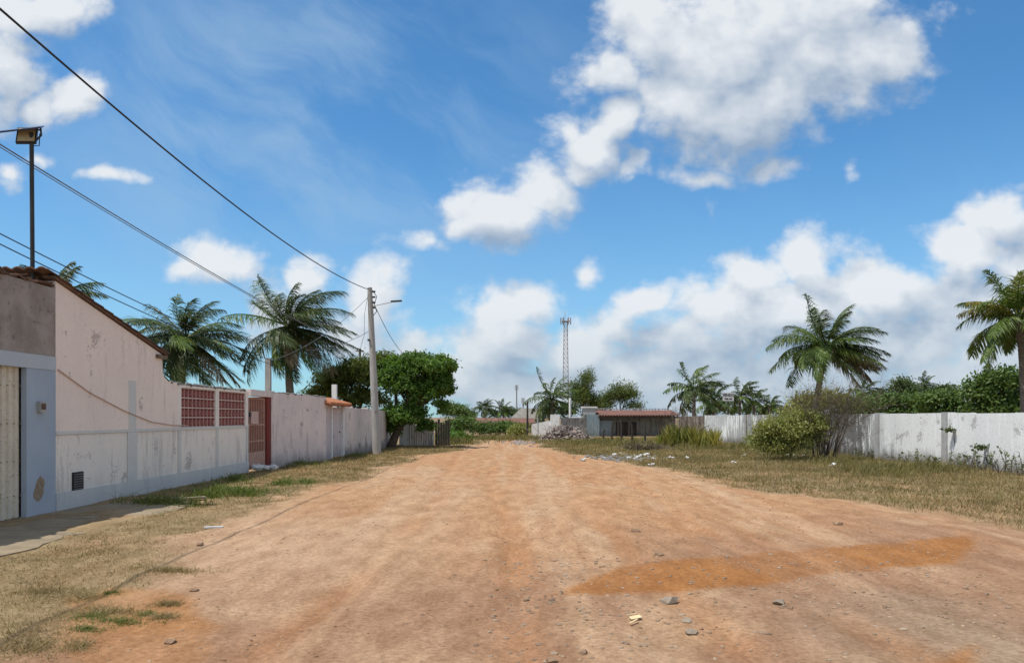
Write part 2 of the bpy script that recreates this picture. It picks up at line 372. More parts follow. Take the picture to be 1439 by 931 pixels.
M['greydark'] = plaster('dark_grey_blocks', (.22, .21, .20), (.16, .155, .15), (.07, .07, .065), .6, .6, .3, (.3, .28, .25), .6)
M['shedwall'] = plaster('grey_green_shed_wall', (.25, .26, .24), (.19, .20, .185), (.09, .09, .085), .6, .5, .3, (.3, .28, .26), .5)
M['thatch'] = mottled('grey_weathered_roof', (.24, .225, .20), (.18, .17, .15), 2, .95, .5, .03)
M['walk'] = mottled('worn_concrete', (.30, .235, .155), (.20, .16, .11), 2.2, .95, .5, .008, c3=(.26, .21, .15), s3=12)
M['stone'] = mottled('brown_stone', (.20, .125, .08), (.30, .20, .13), 12, .95, .5, .004)
M['greystone'] = mottled('grey_stone', (.21, .17, .13), (.30, .245, .19), 12, .95, .5, .004)
M['litter'] = mottled('white_plastic_litter', (.66, .66, .65), (.52, .52, .51), 12, .5, .3, .004)
M['greylitter'] = mottled('grey_rubbish', (.10, .095, .09), (.26, .25, .24), 9, .8, .4, .006)
M['rubble'] = mottled('rubble_chunks', (.36, .31, .28), (.20, .17, .155), 3.5, .95, .5, .01, c3=(.46, .26, .18), s3=4)
M['paper'] = mottled('yellowed_card', (.66, .52, .30), (.56, .43, .25), 14, .7, .2, .002)
M['signwhite'] = mottled('sign_white', (.62, .60, .60), (.54, .53, .53), 4, .6, 0)
M['signink'] = mottled('sign_black_paint', (.02, .02, .022), (.03, .03, .03), 4, .6, 0)
M['bark'] = mottled('brown_bark', (.13, .10, .075), (.075, .058, .045), 9, .95, .7, .02, sc=(1, 1, .4))
M['palmbark'] = mottled('grey_palm_trunk', (.23, .20, .17), (.13, .11, .09), 7, .95, .7, .02, sc=(.6, .6, 2.4))
M['twig'] = mottled('grey_brown_twigs', (.16, .125, .095), (.10, .08, .065), 8, .95, .2)
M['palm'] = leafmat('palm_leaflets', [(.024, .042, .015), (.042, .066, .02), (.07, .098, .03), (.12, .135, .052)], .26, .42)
M['palmlight'] = leafmat('light_green_palm_leaflets', [(.045, .085, .018), (.08, .135, .028), (.125, .18, .04), (.19, .215, .065)], .32, .42)  # lighter green leaflet tone
M['palmdry'] = leafmat('dry_palm_leaflets', [(.10, .075, .045), (.16, .125, .07), (.23, .19, .115), (.30, .26, .17)], .25, .7)
M['palmyellow'] = leafmat('yellowing_palm_leaflets', [(.13, .13, .03), (.20, .18, .04), (.28, .24, .07), (.33, .27, .10)], .35, .5)
M['leaf'] = leafmat('glossy_tree_leaves', [(.035, .08, .018), (.075, .15, .028), (.125, .22, .044), (.19, .30, .07)], .42, .45)
M['needle'] = leafmat('olive_scrub_leaves', [(.05, .075, .02), (.085, .125, .03), (.14, .175, .045), (.22, .22, .07)], .4, .6)
M['bushleaf'] = leafmat('bush_leaves', [(.04, .08, .02), (.07, .125, .03), (.11, .17, .042), (.15, .21, .06)], .28, .5)
M['scrub'] = leafmat('yellow_green_scrub_leaves', [(.14, .17, .045), (.21, .235, .065), (.28, .29, .095), (.36, .33, .15)], .3, .6)
M['fartree'] = leafmat('distant_tree_leaves', [(.045, .07, .035), (.07, .105, .045), (.095, .135, .055), (.12, .16, .07)], .25, .6, .25)
M['drybush'] = leafmat('brown_green_bush_leaves', [(.07, .065, .03), (.11, .10, .045), (.15, .13, .06), (.20, .17, .085)], .2, .7)
M['agave'] = leafmat('stiff_yellow_green_leaves', [(.09, .12, .03), (.17, .18, .04), (.32, .28, .06), (.48, .40, .10)], .2, .5)
M['weed'] = leafmat('weed_leaves', [(.035, .06, .018), (.06, .09, .025), (.09, .12, .035), (.13, .14, .05)], .3, .6)
M['straw'] = leafmat('dry_grass_blades', [(.125, .095, .045), (.20, .155, .075), (.30, .23, .12), (.44, .35, .20)], .25, .7, .5)
M['olive'] = leafmat('half_dry_grass_blades', [(.075, .08, .026), (.125, .12, .042), (.20, .17, .065), (.30, .245, .115)], .25, .7, .5)
M['green'] = leafmat('green_grass_blades', [(.06, .095, .024), (.10, .145, .035), (.17, .19, .055), (.28, .25, .10)], .3, .6, .8)

# ------------------------------------------------------------------ ground
REFLECT1 = [(783, 831), (830, 806), (880, 791), (1000, 783), (1180, 768), (1363, 751), (1374, 765), (1340, 790), (1200, 801), (1060, 822), (900, 831)]  # outlines of windscreen reflections, painted into the ground colour
REFLECT2 = [(1300, 940), (1330, 917), (1372, 904), (1378, 940)]
REFLECT3 = [(82, 870), (100, 838), (150, 822), (230, 823), (275, 840), (303, 885), (295, 925), (250, 960), (130, 960), (100, 920)]
def polydist(px, poly):
    """signed distance (inside > 0) to a polygon on the ground"""
    P = np.array([gp(*p) for p in poly]); d = np.full(len(px), 1e9); ins = np.zeros(len(px), bool)
    for a, b in zip(P, np.roll(P, -1, 0)):
        e = b - a; w = px - a; t = np.clip((w @ e) / (e @ e), 0, 1)
        d = np.minimum(d, np.linalg.norm(w - t[:, None] * e, axis=1))
        c = ((a[1] > px[:, 1]) != (b[1] > px[:, 1])) & (px[:, 0] < (b[0] - a[0]) * (px[:, 1] - a[1]) / (b[1] - a[1] + 1e-12) + a[0])
        ins ^= c
    return np.where(ins, d, -d)

def build_ground():
    xs = np.concatenate([[-3000, -900, -300, -120, -60, -35, -22, -16], np.arange(-12.5, -9, .3), np.arange(-9, 9, .06), np.arange(9, 17, .2), [18, 20, 24, 32, 50, 90, 200, 500, 1200, 3000]])
    ys = [2.6]
    while ys[-1] < 75: ys.append(ys[-1] * 1.0105)
    ys = np.concatenate([[-200, -40, -12, -3, 0, 1.4, 2.1], ys, [80, 90, 105, 130, 180, 260, 400, 700, 1300, 2500, 5000]])
    X, Y = np.meshgrid(xs, ys); x = X.ravel(); y = Y.ravel()
    z = H(x, y); V = np.stack([x, y, z], 1)
    nx, ny = len(xs), len(ys)
    i = np.arange(ny - 1)[:, None] * nx; j = np.arange(nx - 1)[None]
    F = np.stack([i + j, i + j + 1, i + nx + j + 1, i + nx + j], -1).reshape(-1, 4)
    # ground colours, with windscreen reflections painted over them as three patches
    orange = np.array((.55, .325, .175)); pink = np.array((.405, .245, .155)); pale = np.array((.60, .42, .27))
    verge = np.array((.37, .285, .165)); reflection = np.array((.41, .18, .055)); grey = np.array((.36, .265, .185))
    n1 = fbm(x * .35, y * .22, 55, 4); n2 = fbm(x * 1.1, y * .6, 66, 4); n3 = fbm(x * 2.5, y * .35, 77, 3)
    t = sstep(5, 15, y + (n1 - .5) * 9 - np.abs(x) * .25)
    c = pink[None] * (1 - t[:, None]) + orange[None] * t[:, None]
    def lay(c, col, f): f = np.clip(f, 0, 1)[:, None]; return c * (1 - f) + col[None] * f
    c = lay(c, pale, sstep(.55, .78, n2) * .65)
    c = lay(c, np.array((.52, .265, .125)), sstep(.52, .75, n3) * .5 * t)
    sx = x - .012 * (y - 20) * x * (y < 20)
    n4 = fbm(sx * 1.7, y * .07, 91, 4); n5 = fbm(sx * 3.2, y * .12, 95, 3)
    c = lay(c, np.array((.62, .43, .28)), sstep(.50, .70, n4) * .7)
    c = lay(c, np.array((.50, .245, .11)), sstep(.54, .74, n5) * .38 * sstep(6, 12, y))
    c = lay(c, np.array((.60, .43, .295)), sstep(.2, -2.5, x) * sstep(5, 9, y) * (1 - sstep(20, 30, y)) * sstep(.3, .6, n1) * .7)
    c = lay(c, grey, sstep(1.0, 3.5, x) * (1 - sstep(6, 11, y)) * sstep(.35, .6, n1) * .8)
    g0 = edges(x, y)
    rim = np.exp(-((g0 - .3) / .28) ** 2)
    c = lay(c, pale, rim * .55 * sstep(8, 16, y))
    for x0 in (-1.55, -.1, 1.6, 3.0):
        xc = x0 + .25 * np.sin(y * .22 + x0) - .018 * y
        c = lay(c, np.array((.50, .25, .115)), np.exp(-((x - xc) / .2) ** 2) * .45 * (1 - g0) * sstep(.3, .6, n2))
    c = lay(c, verge, g0 * (.55 + .45 * sstep(.3, .6, n2)))
    c = lay(c, np.array((.33, .25, .16)), sstep(60, 95, y))
    P = np.stack([x, y], 1); wob = (fbm(x * 3, y * 3, 88, 3) - .5) * .25
    for poly, col, a in ((REFLECT1, reflection, .88), (REFLECT2, reflection, .85), (REFLECT3, np.array((.46, .235, .10)), .85)):
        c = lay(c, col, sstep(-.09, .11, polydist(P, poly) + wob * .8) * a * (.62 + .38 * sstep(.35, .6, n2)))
    mb = MB().add(V, F)
    m, N, b = newmat('dirt_ground')
    a = N.node('ShaderNodeAttribute', attribute_name='soil_and_reflections'); p = opos(N)
    col = a.outputs['Color']
    grit = N.noise(p, 22, 8, .72)
    col = N.mix(1.0, col, N.mix(N.rng(grit, .28, .72), (.72, .70, .67), (1.21, 1.23, 1.25)), 'MULTIPLY')
    med = N.noise(N.v('MULTIPLY', p, (1, .35, 1)), 3.4, 8, .72)
    col = N.mix(1.0, col, N.mix(N.rng(med, .32, .68), (.80, .76, .72), (1.14, 1.16, 1.18)), 'MULTIPLY')
    pv = N.node('ShaderNodeTexVoronoi', feature='F1'); N.put(pv.inputs['Vector'], p); pv.inputs['Scale'].default_value = 26
    peb = N.rng(pv.outputs['Distance'], .16, .26, 1, 0)
    sel = N.m('GREATER_THAN', N.noise(p, 1.3, 3, .6), .47)
    pr = N.sep(pv.outputs['Color'])[0]
    pebm = N.m('MULTIPLY', N.m('MULTIPLY', peb, sel), N.m('GREATER_THAN', pr, .62))
    col = N.mix(N.m('MULTIPLY', pebm, .4), col, N.mix(N.sep(pv.outputs['Color'])[1], (.20, .13, .085), (.46, .33, .23)))
    N.put(b.inputs['Base Color'], col); b.inputs['Roughness'].default_value = .96; b.inputs['Specular IOR Level'].default_value = .12
    h = N.m('ADD', N.m('MULTIPLY', grit, .8), N.m('ADD', N.m('MULTIPLY', pebm, .5), N.m('MULTIPLY', N.noise(p, 70, 4, .7), .35)))
    N.put(b.inputs['Normal'], N.bump(h, .55, .02))
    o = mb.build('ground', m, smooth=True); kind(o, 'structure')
    at_ = o.data.color_attributes.new('soil_and_reflections', 'FLOAT_COLOR', 'POINT')
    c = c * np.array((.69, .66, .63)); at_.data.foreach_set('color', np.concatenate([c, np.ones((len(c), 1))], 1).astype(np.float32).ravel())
build_ground()
def gz(x, y): return float(H(np.array([x]), np.array([y]))[0])

# concrete walk along the first house
mb = MB(); rng = np.random.default_rng(4)
yy = 4.0
while yy < 15.2:
    y2 = min(yy + rng.uniform(1.2, 1.9), 15.6)
    e0, e1 = -6.0 + rng.uniform(-.15, .15), -6.0 + rng.uniform(-.15, .15) - (.35 if y2 > 14 else 0)
    t = rng.uniform(-.012, .002)
    ed = [(e0 + (e1 - e0) * q + rng.normal() * .05 - (.1 if k in (0, 7) else 0), yy + (y2 - .012 - yy) * q) for k, q in enumerate(np.linspace(0, 1, 8))]
    mb.prism([(-7.86, yy)] + ed + [(-7.86, y2 - .012)], 2, -.1, t)
    yy = y2
kind(mb.build('sidewalk', M['walk']), 'structure')

# ------------------------------------------------------------------ the first house on the left
XW = -7.87
def wy(px): return -XW * FOC / (VX - px)              # y along the left wall plane for a photo column
house = thing('house', 'pink plastered house with sloping tiled gable, bare cement front and cream garage door', 'house', (XW, 13.2, 0))
yc = wy(78)
MB().box((XW - .2, 4, 2.632), (XW, yc - .002, 3.80)).build('upper_wall', M['cement'], house)
mb = MB(); rng = np.random.default_rng(7)              # broken tiles and mortar along the parapet
for k in range(95):
    y = rng.uniform(9, yc + .1); mb.obox((XW - .1 + rng.uniform(-.12, .1), y, 3.82 + rng.uniform(0, .05)), ((rng.normal() * .4, 1, rng.normal() * .25), (1, rng.normal() * .3, rng.normal() * .3), (0, 0, 1)), (rng.uniform(.05, .16), rng.uniform(.04, .09), .012))
mb.build('parapet_tiles', M['oldtile'], house)
MB().box((XW - .2, 4, 2.40), (XW + .012, yc, 2.63)).build('lintel', M['bluegrey'], house)
col = MB().box((XW - .2, wy(37), -.1), (XW + .004, yc, 2.398)).build('column', M['bluecol'], house)
rng = np.random.default_rng(11)
ch = [(12.70 + .14 * math.cos(a) * rng.uniform(.7, 1.2) + .05 * math.sin(a), .42 + .22 * math.sin(a) * rng.uniform(.7, 1.15)) for a in np.linspace(0, 6.28, 16)[:-1]]
MB().prism(ch, 0, XW - .02, XW + .008).build('broken_plaster', M['exposed'], col)
mb = MB()                                               # ribbed sheet door
prof = []; y = 4.0
while y < wy(37) - .005:
    prof += [(y, -.115), (y + .06, -.115), (y + .075, -.085), (y + .13, -.085), (y + .145, -.115)]; y += .16
prof = [(min(a, wy(37) - .004), b) for a, b in prof]
V = [(XW + b, a, 0.0) for a, b in prof] + [(XW + b, a, 2.398) for a, b in prof]; n = len(prof)
mb.add(V, np.array([(i, i + 1, n + i + 1, n + i) for i in range(n - 1)]))
gd = mb.build('garage_door', M['cream'], house)
for z in (.35, .9, 1.5, 2.1):
    for k in range(6): MB().rock((XW - .082, 11.55 + k * .16, z), .014, rng, (1, 1, 1)).build('rivet', M['exposed'], gd)
mb = MB().box((XW + .004, 12.63, 1.68), (XW + .07, 12.79, 1.86)).build('call_box', M['polegrey'], house)
MB().box((XW + .07, 12.65, 1.73), (XW + .076, 12.77, 1.83)).build('grille', M['oldtile'], mb)
# gable wall with its raised bands
def rake(y): return 3.93 - (y - yc) * .232
ye = wy(229)
gable = MB().prism([(yc + .002, 1.30), (wy(250), 1.30), (wy(250), 2.40), (ye + .28, 2.41), (ye + .06, 2.50), (ye, 2.62), (ye - .05, rake(ye)), (yc + .002, rake(yc))], 0, XW - .2, XW).build('gable_wall', M['pink'], house)
mb = MB(); MB().prism([(yc + .002, -.1), (wy(250), -.1), (wy(250), 1.298), (yc + .002, 1.298)], 0, XW - .2, XW - .012).build('lower_wall', M['lowpanel'], house)
bw = wy(250)
mb = MB().box((XW - .01, yc + .004, 1.30), (XW + .012, bw, 1.36))
mb.box((XW - .01, 15.6, .30), (XW + .012, 15.98, 1.298)); mb.box((XW - .01, 15.65, 1.362), (XW + .008, 15.95, 2.35))
mb.build('plaster_band', M['bandblue'], house)
MB().box((XW - .01, yc + .006, -.1), (XW + .016, bw, .298)).build('skirting', M['bandblue'], house)
v = MB().box((XW - .01, 13.66, .30), (XW + .02, 13.98, .62)).build('vent_grille', M['signink'], house)
mb = MB()
for k in range(7): mb.box((XW + .02, 13.67, .315 + k * .043), (XW + .03, 13.97, .329 + k * .043))
mb.build('slat', M['greydark'], v)
# roof: rows of clay tiles running down the slope (away from the viewer)
def tile_roof(x0, x1, y0, z0, y1, z1, pitch=.2, amp=.045, th=.02):
    """corrugated tile sheet with steps, sloping in y"""
    mb = MB(); nr = max(2, int(math.hypot(y1 - y0, z1 - z0) / .35)); nx = max(4, int(abs(x1 - x0) / pitch * 6))
    xs = np.linspace(x0, x1, nx + 1); prof = np.abs(np.sin((xs - x0) / pitch * math.pi)) * amp
    for r in range(nr):
        a, b = r / nr, (r + 1.06) / nr
        ya, yb = y0 + (y1 - y0) * a, y0 + (y1 - y0) * b; za, zb = z0 + (z1 - z0) * a, z0 + (z1 - z0) * b + .02
        n = nx + 1
        V = np.concatenate([np.stack([xs, np.full(n, ya), za + prof], 1), np.stack([xs, np.full(n, yb), zb + prof], 1), np.stack([xs, np.full(n, ya), za + prof - th], 1), np.stack([xs, np.full(n, yb), zb + prof - th], 1)])
        i = np.arange(nx)
        mb.add(V, np.concatenate([np.stack([i, i + 1, n + i + 1, n + i], 1), np.stack([2 * n + i, 3 * n + i, 3 * n + i + 1, 2 * n + i + 1], 1), np.stack([n + i, n + i + 1, 3 * n + i + 1, 3 * n + i], 1), np.stack([i, 2 * n + i, 2 * n + i + 1, i + 1], 1),
                                  np.array([(0, n, 3 * n, 2 * n), (nx, 2 * n + nx, 3 * n + nx, n + nx)])]))
    return mb
roof = tile_roof(-14, XW + .08, yc - .35, rake(yc - .35) + .06, ye + .15, rake(ye + .15) + .06).build('roof', M['oldtile'], house)
a, b = yc - .1, ye + .12
MB().prism([(a, rake(a) + .012), (a, rake(a) + .055), (b, rake(b) + .055), (b, rake(b) + .012)], 0, XW - .16, XW + .05).build('rake_tiles', M['oldtile'], roof)
MB().box((XW - .25, ye - .35, rake(ye) - .10), (XW + .06, ye + .1, rake(ye) - .02)).build('rafter_end', M['wood'], roof)
MB().box((-14, 17.2, -.1), (XW - .202, 17.4, 2.85)).box((-14, 4, -.1), (-13.8, 17.198, 3.0)).box((-13.798, 4, -.1), (XW - .202, 4.2, 3.6)).build('rear_wall', M['cement'], house)
MB().box((-14, 4, 3.55), (XW - .21, yc - .36, 3.65)).build('flat_roof', M['cement'], house)
# cable stapled across the gable
P = [(XW + .018, 13.2, 2.42), (XW + .02, 14.2, 2.05), (XW + .02, 15.4, 1.74), (XW + .02, 16.6, 1.5), (XW + .02, 17.6, 1.42), (XW + .02, 18.4, 1.4)]
tag(MB().tube(P, .011, 5).build('cable', M['coblight']), 'thin pinkish cable sagging diagonally across the pink gable wall', 'cable')

# solar lamp on the roof
D = 13.0; X = (46 - VX) / FOC * D
lamp = thing('solar_street_lamp', 'solar floodlight on a dark steel pole above the house roof', 'street lamp', (X, D, 3.55))
MB().tube([(X, D, 3.5), (X - .02, D, 6.40)], .035, 10).build('pole', M['dark'], lamp)
c = at(38, 191, D); mb = MB().obox(c, ((1, .35, .12), (-.35, 1, -.35), (-.1, .35, 1)), (.15, .03, .15))
hd = mb.build('lamp_head', M['dark'], lamp)
n = np.array((-.35, 1, -.35)); n /= np.linalg.norm(n)
MB().obox(c - n * .032, ((1, .35, .12), (-.35, 1, -.35), (-.1, .35, 1)), (.128, .005, .128)).build('lens', M['lampglass'], hd)
c2 = at(28, 182, D); MB().obox(c2, ((1, .12, .17), (-.42, .85, .36), (-.16, -.4, .9)), (.36, .24, .012)).build('solar_panel', M['panel'], lamp)
MB().tube([at(48, 200, D), at(58, 190, D), at(57, 180, D)], .016, 6).tube([at(46, 205, D), at(55, 205, D), at(56, 188, D)], .009, 5).tube([at(47, 180, D), at(56, 183, D)], .014, 5).build('bracket', M['dark'], lamp)

# ------------------------------------------------------------------ garden wall with breeze-block screens
gw = thing('garden_wall', 'pale garden wall with two red breeze block screens beside the pink gable', 'wall', (XW, 20, 0))
y0, y1, y2, y3, y4 = wy(250) + .004, wy(255), wy(303), wy(308), wy(345); y5 = wy(349)
x0, x1 = XW - .18, XW - .012
mb = MB().box((x0, y0, -.1), (x1, y5, 1.298))
mb.build('lower_wall', M['lowpanel'], gw)
mb = MB().box((x0, y0, 1.362), (XW, y1, 2.36)).box((x0, y2, 1.362), (XW, y3, 2.30)).box((x0, y4, 1.362), (XW, y5, 2.30)).box((x0, y1 + .001, 2.302), (XW, y5, 2.36))
mb.build('upper_wall', M['lowpanel'], gw)
mb = MB().box((x0, y0, 1.30), (XW + .012, y5, 1.36))
for a in (wy(250) + .01, wy(307) - .16, y5 - .17): mb.box((x1 + .001, a, .30), (XW + .008, a + .16, 1.298))
mb.build('plaster_band', M['bandblue'], gw)
MB().box((x1 + .001, y0, -.1), (XW + .016, y5, .298)).build('skirting', M['bandblue'], gw)
rng = np.random.default_rng(3); mb = MB()
for k in range(110):
    mb.rock((XW - .09 + rng.uniform(-.09, .08), rng.uniform(ye + .35, y5), 2.37 + rng.uniform(0, .03)), rng.uniform(.03, .07), rng, (1, 1.3, .7))
mb.build('rough_coping', M['greydark'], gw)
def breeze(ya, yb, za, zb, cols, rows):
    w = (yb - ya) / cols; h = (zb - za) / rows; xa, xb = XW - .13, XW - .03
    fr = MB(); t = .018
    for r in range(rows + 1): z = za + r * h; fr.box((xa, ya, max(za, z - t)), (xb + .006, yb, min(zb, z + t)))
    for c in range(1, cols):
        for r in range(rows):
            fr.box((xa, ya + c * w - .008, za + r * h + t + .001), (xb, ya + c * w + .008, za + (r + 1) * h - t - .001))
    sc = fr.build('breeze_block_screen', M['coblight'], gw)
    lt = MB()
    for c in range(cols):
        for r in range(rows):
            cy, cz = ya + (c + .5) * w, za + (r + .5) * h
            for s in (-1, 1):
                lt.obox(((xa + xb) / 2 + s * .002, cy, cz), ((1, 0, 0), (0, w, s * (h - 2 * t)), (0, -s * (h - 2 * t), w)), (.044, math.hypot(w, h - 2 * t) * .47, .017))
            q = .3
            for (a0, b0), (a1, b1) in (((-q, 0), (0, q)), ((0, q), (q, 0)), ((q, 0), (0, -q)), ((0, -q), (-q, 0))):
                A = np.array((0, cy + a0 * w, cz + b0 * h)); B = np.array((0, cy + a1 * w, cz + b1 * h)); d = B - A
                mid = (A + B) / 2; mid[0] = (xa + xb) / 2
                lt.obox(mid, ((1, 0, 0), d, np.cross((1, 0, 0), d)), (.040, np.linalg.norm(d) / 2, .014))
    lt.build('lattice', M['cobred'], sc)
breeze(y1 + .002, y2 - .002, 1.364, 2.298, 9, 4); breeze(y3 + .002, y4 - .002, 1.364, 2.298, 8, 4)

# ------------------------------------------------------------------ gate
ga, gb = wy(350), 24.75
gate = thing('metal_gate', 'faded pink barred steel gate set in a red jamb between two walls', 'gate', (XW, 23.5, 0))
MB().box((XW - .2, ga + .004, 2.24), (XW + .06, gb + .1, 2.43)).build('lintel', M['dirtywhite'], gate)
MB().box((XW - .5, 24.35, -.1), (XW + .003, gb, 2.238)).build('jamb', M['redwall'], gate)
fr = MB().box((XW - .09, ga + .01, .04), (XW - .05, ga + .06, 2.2)).box((XW - .09, 24.28, .04), (XW - .05, 24.33, 2.2))
for z in (.04, .85, 1.35, 2.15): fr.box((XW - .088, ga + .061, z), (XW - .052, 24.279, z + .05))
g1 = fr.build('frame', M['gatepink'], gate)
for k in range(9):
    y = ga + .16 + k * (24.28 - ga - .16) / 9
    MB().tube([(XW - .045, y, .06), (XW - .045, y, 2.19)], .013, 6).build('bar', M['gatepink'], gate)
MB().box((XW - .125, ga + .02, .05), (XW - .1, 24.32, 2.18)).build('backing_sheet', M['gatered'], gate)
MB().box((XW - .05, ga + .1, .07), (XW - .047, 24.27, .55)).build('kick_plate', M['gatepink'], gate)
MB().box((XW - .03, ga + .2, 1.40), (XW - .005, ga + .85, 1.78)).build('plate', M['coblight'], gate)
MB().box((XW - .03, ga + .03, 1.62), (XW + .02, ga + .15, 1.75)).build('lock', M['dark'], gate)

# ------------------------------------------------------------------ white wall, tiled doorway, old far wall
pA, pB = (XW + .02, gb + .004), (-7.02, 28.55)
ww = thing('plastered_wall', 'stained pinkish white wall between the red gate and the tiled doorway', 'wall', ((pA[0] + pB[0]) / 2, 26.6, 0))
MB().wall(pA, pB, .2, -.1, 2.40, 2.34).build('wall', M['dirtywhite'], ww)
mb = MB(); d = np.array(pB) - np.array(pA)
for k in range(120):
    t = rng.uniform(0, 1); p = np.array(pA) + d * t
    mb.rock((p[0] - .1 + rng.uniform(-.08, .08), p[1], 2.40 - .06 * t + rng.uniform(-.01, .025)), rng.uniform(.03, .07), rng, (1, 1.5, .6))
mb.build('rough_coping', M['greydark'], ww)
dw = thing('gate_doorway', 'small doorway under a little orange tiled roof in the left hand wall', 'doorway', (-7.1, 30.2, 0))
qA, qM, qB = (-7.10, 28.56), (-7.22, 30.1), (-7.12, 31.9)
MB().wall(qA, qM, .22, -.1, 2.04).build('wall', M['lilac'], dw)
MB().wall((-7.19, 30.1), (-7.17, 30.22), .14, -.1, 2.06).wall((-7.09, 31.72), (-7.08, 31.9), .14, -.1, 2.06).build('door_frame', M['white'], dw)
dd = MB().wall((-7.26, 30.225), (-7.20, 31.715), .05, .02, 2.0).build('door', M['lilac'], dw)
MB().rock((-7.2, 31.5, 1.0), .05, rng).build('handle', M['dark'], dd)
tr = MB(); nx = 19
for k in range(nx):                                     # barrel tiles laid down towards the street
    y = 28.5 + k * .195
    tr.tube([(-7.75, y, 2.36), (-7.3, y, 2.23)], (.065, .085), 8).tube([(-7.36, y, 2.265), (-6.84, y, 2.10)], (.07, .09), 8)
tr.wall((-6.95, 28.45), (-6.95, 32.1), .7, 2.075, 2.125)
tr.build('tiled_roof', M['tile'], dw)
fw = thing('old_wall', 'weathered grey wall stained black behind the utility pole', 'wall', (-6.8, 34, 0))
MB().wall((-7.12, 32.0), (-6.62, 37.5), .2, -.1, 2.02, 1.95).wall((-6.62, 37.502), (-7.0, 43.5), .2, -.1, 1.95, 1.9).build('wall', M['greywall'], fw)
mb = MB().wall((-7.09, 33.3), (-7.07, 33.5), .3, -.1, 2.08).wall((-6.82, 35.6), (-6.80, 35.8), .3, -.1, 2.05); mb.build('pilaster', M['greywall'], fw)
c = at(470, 565, 33.5); tag(MB().box((c[0] - .1, 33.4, 0), (c[0] + .1, 33.6, at(470, 540, 33.5)[2])).build('concrete_post', M['white']), 'short white square post sticking up behind the tiled doorway', 'post')
# fence and gate beyond the big tree
bf = thing('board_gate', 'white sheet gate with weathered grey boards in the shade of the big tree', 'gate', (-5.6, 43.5, 0))
MB().box((-6.55, 43.4, 0), (-5.95, 43.46, 1.45)).build('sheet_panel', M['white'], bf)
for k in range(9):
    x = -5.9 + k * .135; MB().box((x, 43.4 + .01 * (k % 2), 0), (x + .125, 43.44 + .01 * (k % 2), 1.25 + .12 * math.sin(k * 2.1))).build('board', M['boards'], bf)
MB().box((-5.95, 43.35, 0), (-5.905, 43.39, 1.5)).build('post', M['postgrey'], bf); MB().box((-4.69, 43.35, 0), (-4.6, 43.44, 1.4)).build('post', M['postgrey'], bf)
bf2 = thing('dark_fence', 'dark wooden fence beside the board gate at the road end', 'fence', (-4.3, 44, 0))
for k in range(6):
    x = -4.55 + k * .14; MB().box((x, 43.7, 0), (x + .125, 43.74, 1.35 + .15 * math.sin(k * 1.7))).build('board', M['darkwood'], bf2)

# ------------------------------------------------------------------ utility pole with lamp
ux, uy = gp(530, 637)
pole = thing('utility_pole', 'tall grey concrete utility pole with street lamp arm standing on the verge', 'utility pole', (ux, uy, 0))
top = at(519.5, 404, uy); base = np.array((ux, uy, -.2))
MB().tube([base, base + (top - base) * .5, top], (.19, .15, .105), 14).build('pole_shaft', M['polegrey'], pole, True)
a = at(521, 430, uy); tip = at(553, 425, uy) - np.array((0, .25, 0))
arm = MB().tube([a, a + np.array((.25, -.05, .03)), tip], .022, 6).build('lamp_arm', M['steel'], pole)
MB().obox(tip + np.array((.17, -.04, .02)), ((1, -.2, .03), (.2, 1, 0), (-.03, 0, 1)), (.24, .07, .03)).build('lamp_head', M['dark'], arm)
for dz in (.18, .42, .66, .88):
    p = top + np.array((.12, -.02, -dz)); MB().tube([p - np.array((.03, 0, 0)), p + np.array((.07, 0, 0)), p + np.array((.14, 0, .0))], (.03, .05, .03), 8).build('insulator', M['dark'], pole)
P = top + np.array((.2, -.03, -.75)); MB().tube([top + np.array((.1, 0, -.1)), P + np.array((.12, 0, .35)), P, P + np.array((.12, 0, -.3)), top + np.array((.1, 0, -1.3))], .018, 5).build('cable_coil', M['rubber'], pole)
MB().tube([at(524.5, 478, uy) - np.array((.22, .15, 0)), at(524.5, 478, uy) - np.array((.12, .15, 0))], .05, 8).build('clamp', M['dark'], pole)
def wire(p, q, sag, r, mat, label, n=24):
    p, q = np.array(p, float), np.array(q, float); t = np.linspace(0, 1, n)[:, None]
    P = p + (q - p) * t; P[:, 2] -= (4 * sag * t * (1 - t))[:, 0]
    return tag(MB().tube(P, r, 5).build('overhead_cable', mat), label, 'cable')
P = np.array([(ux - .3, y, 6.42 + .00315 * (y - 18.2) ** 2) for y in np.linspace(3.2, uy, 30)]); P[-1] = top + np.array((0, -.1, -.08))
tag(MB().tube(P, .016, 6).build('overhead_cable', M['rubber']), 'thick black cable sweeping from top left down to the utility pole top', 'cable')
pt = at(506, 492, 47)
hp = thing('wooden_post', 'thin wooden wire post half hidden in the olive scrub', 'post', (pt[0], 47, 0))
MB().tube([(pt[0], 47, 0), (pt[0], 47, pt[2] + .1)], .06, 8).build('post', M['wood'], hp)
MB().box((pt[0] - .25, 46.9, pt[2] - .08), (pt[0] + .25, 46.94, pt[2] - .02)).build('crossbar', M['wood'], hp)
wire(at(-40, 178, 13.6), pt, .28, .014, M['wire'], 'upper grey wire crossing the sky diagonally behind the lamp pole')
wire(at(-40, 182, 13.65), pt + np.array((.2, 0, -.05)), .33, .009, M['wire'], 'thin grey wire hanging just below the upper diagonal wire')
cpx, cpd = 377, 30.0
cp = thing('concrete_post', 'slim pale concrete service post with insulators behind the white wall', 'post', (at(cpx, 0, cpd)[0], cpd, 0))
ct = at(cpx, 503, cpd)
MB().box((ct[0] - .1, cpd - .09, 0), (ct[0] + .1, cpd + .09, ct[2])).build('shaft', M['polegrey'], cp)
for dz in (.08, .22): MB().tube([ct + np.array((.16, -.05, -dz - .1)), ct + np.array((.16, -.05, -dz))], (.045, .03), 8).build('insulator', M['dark'], cp)
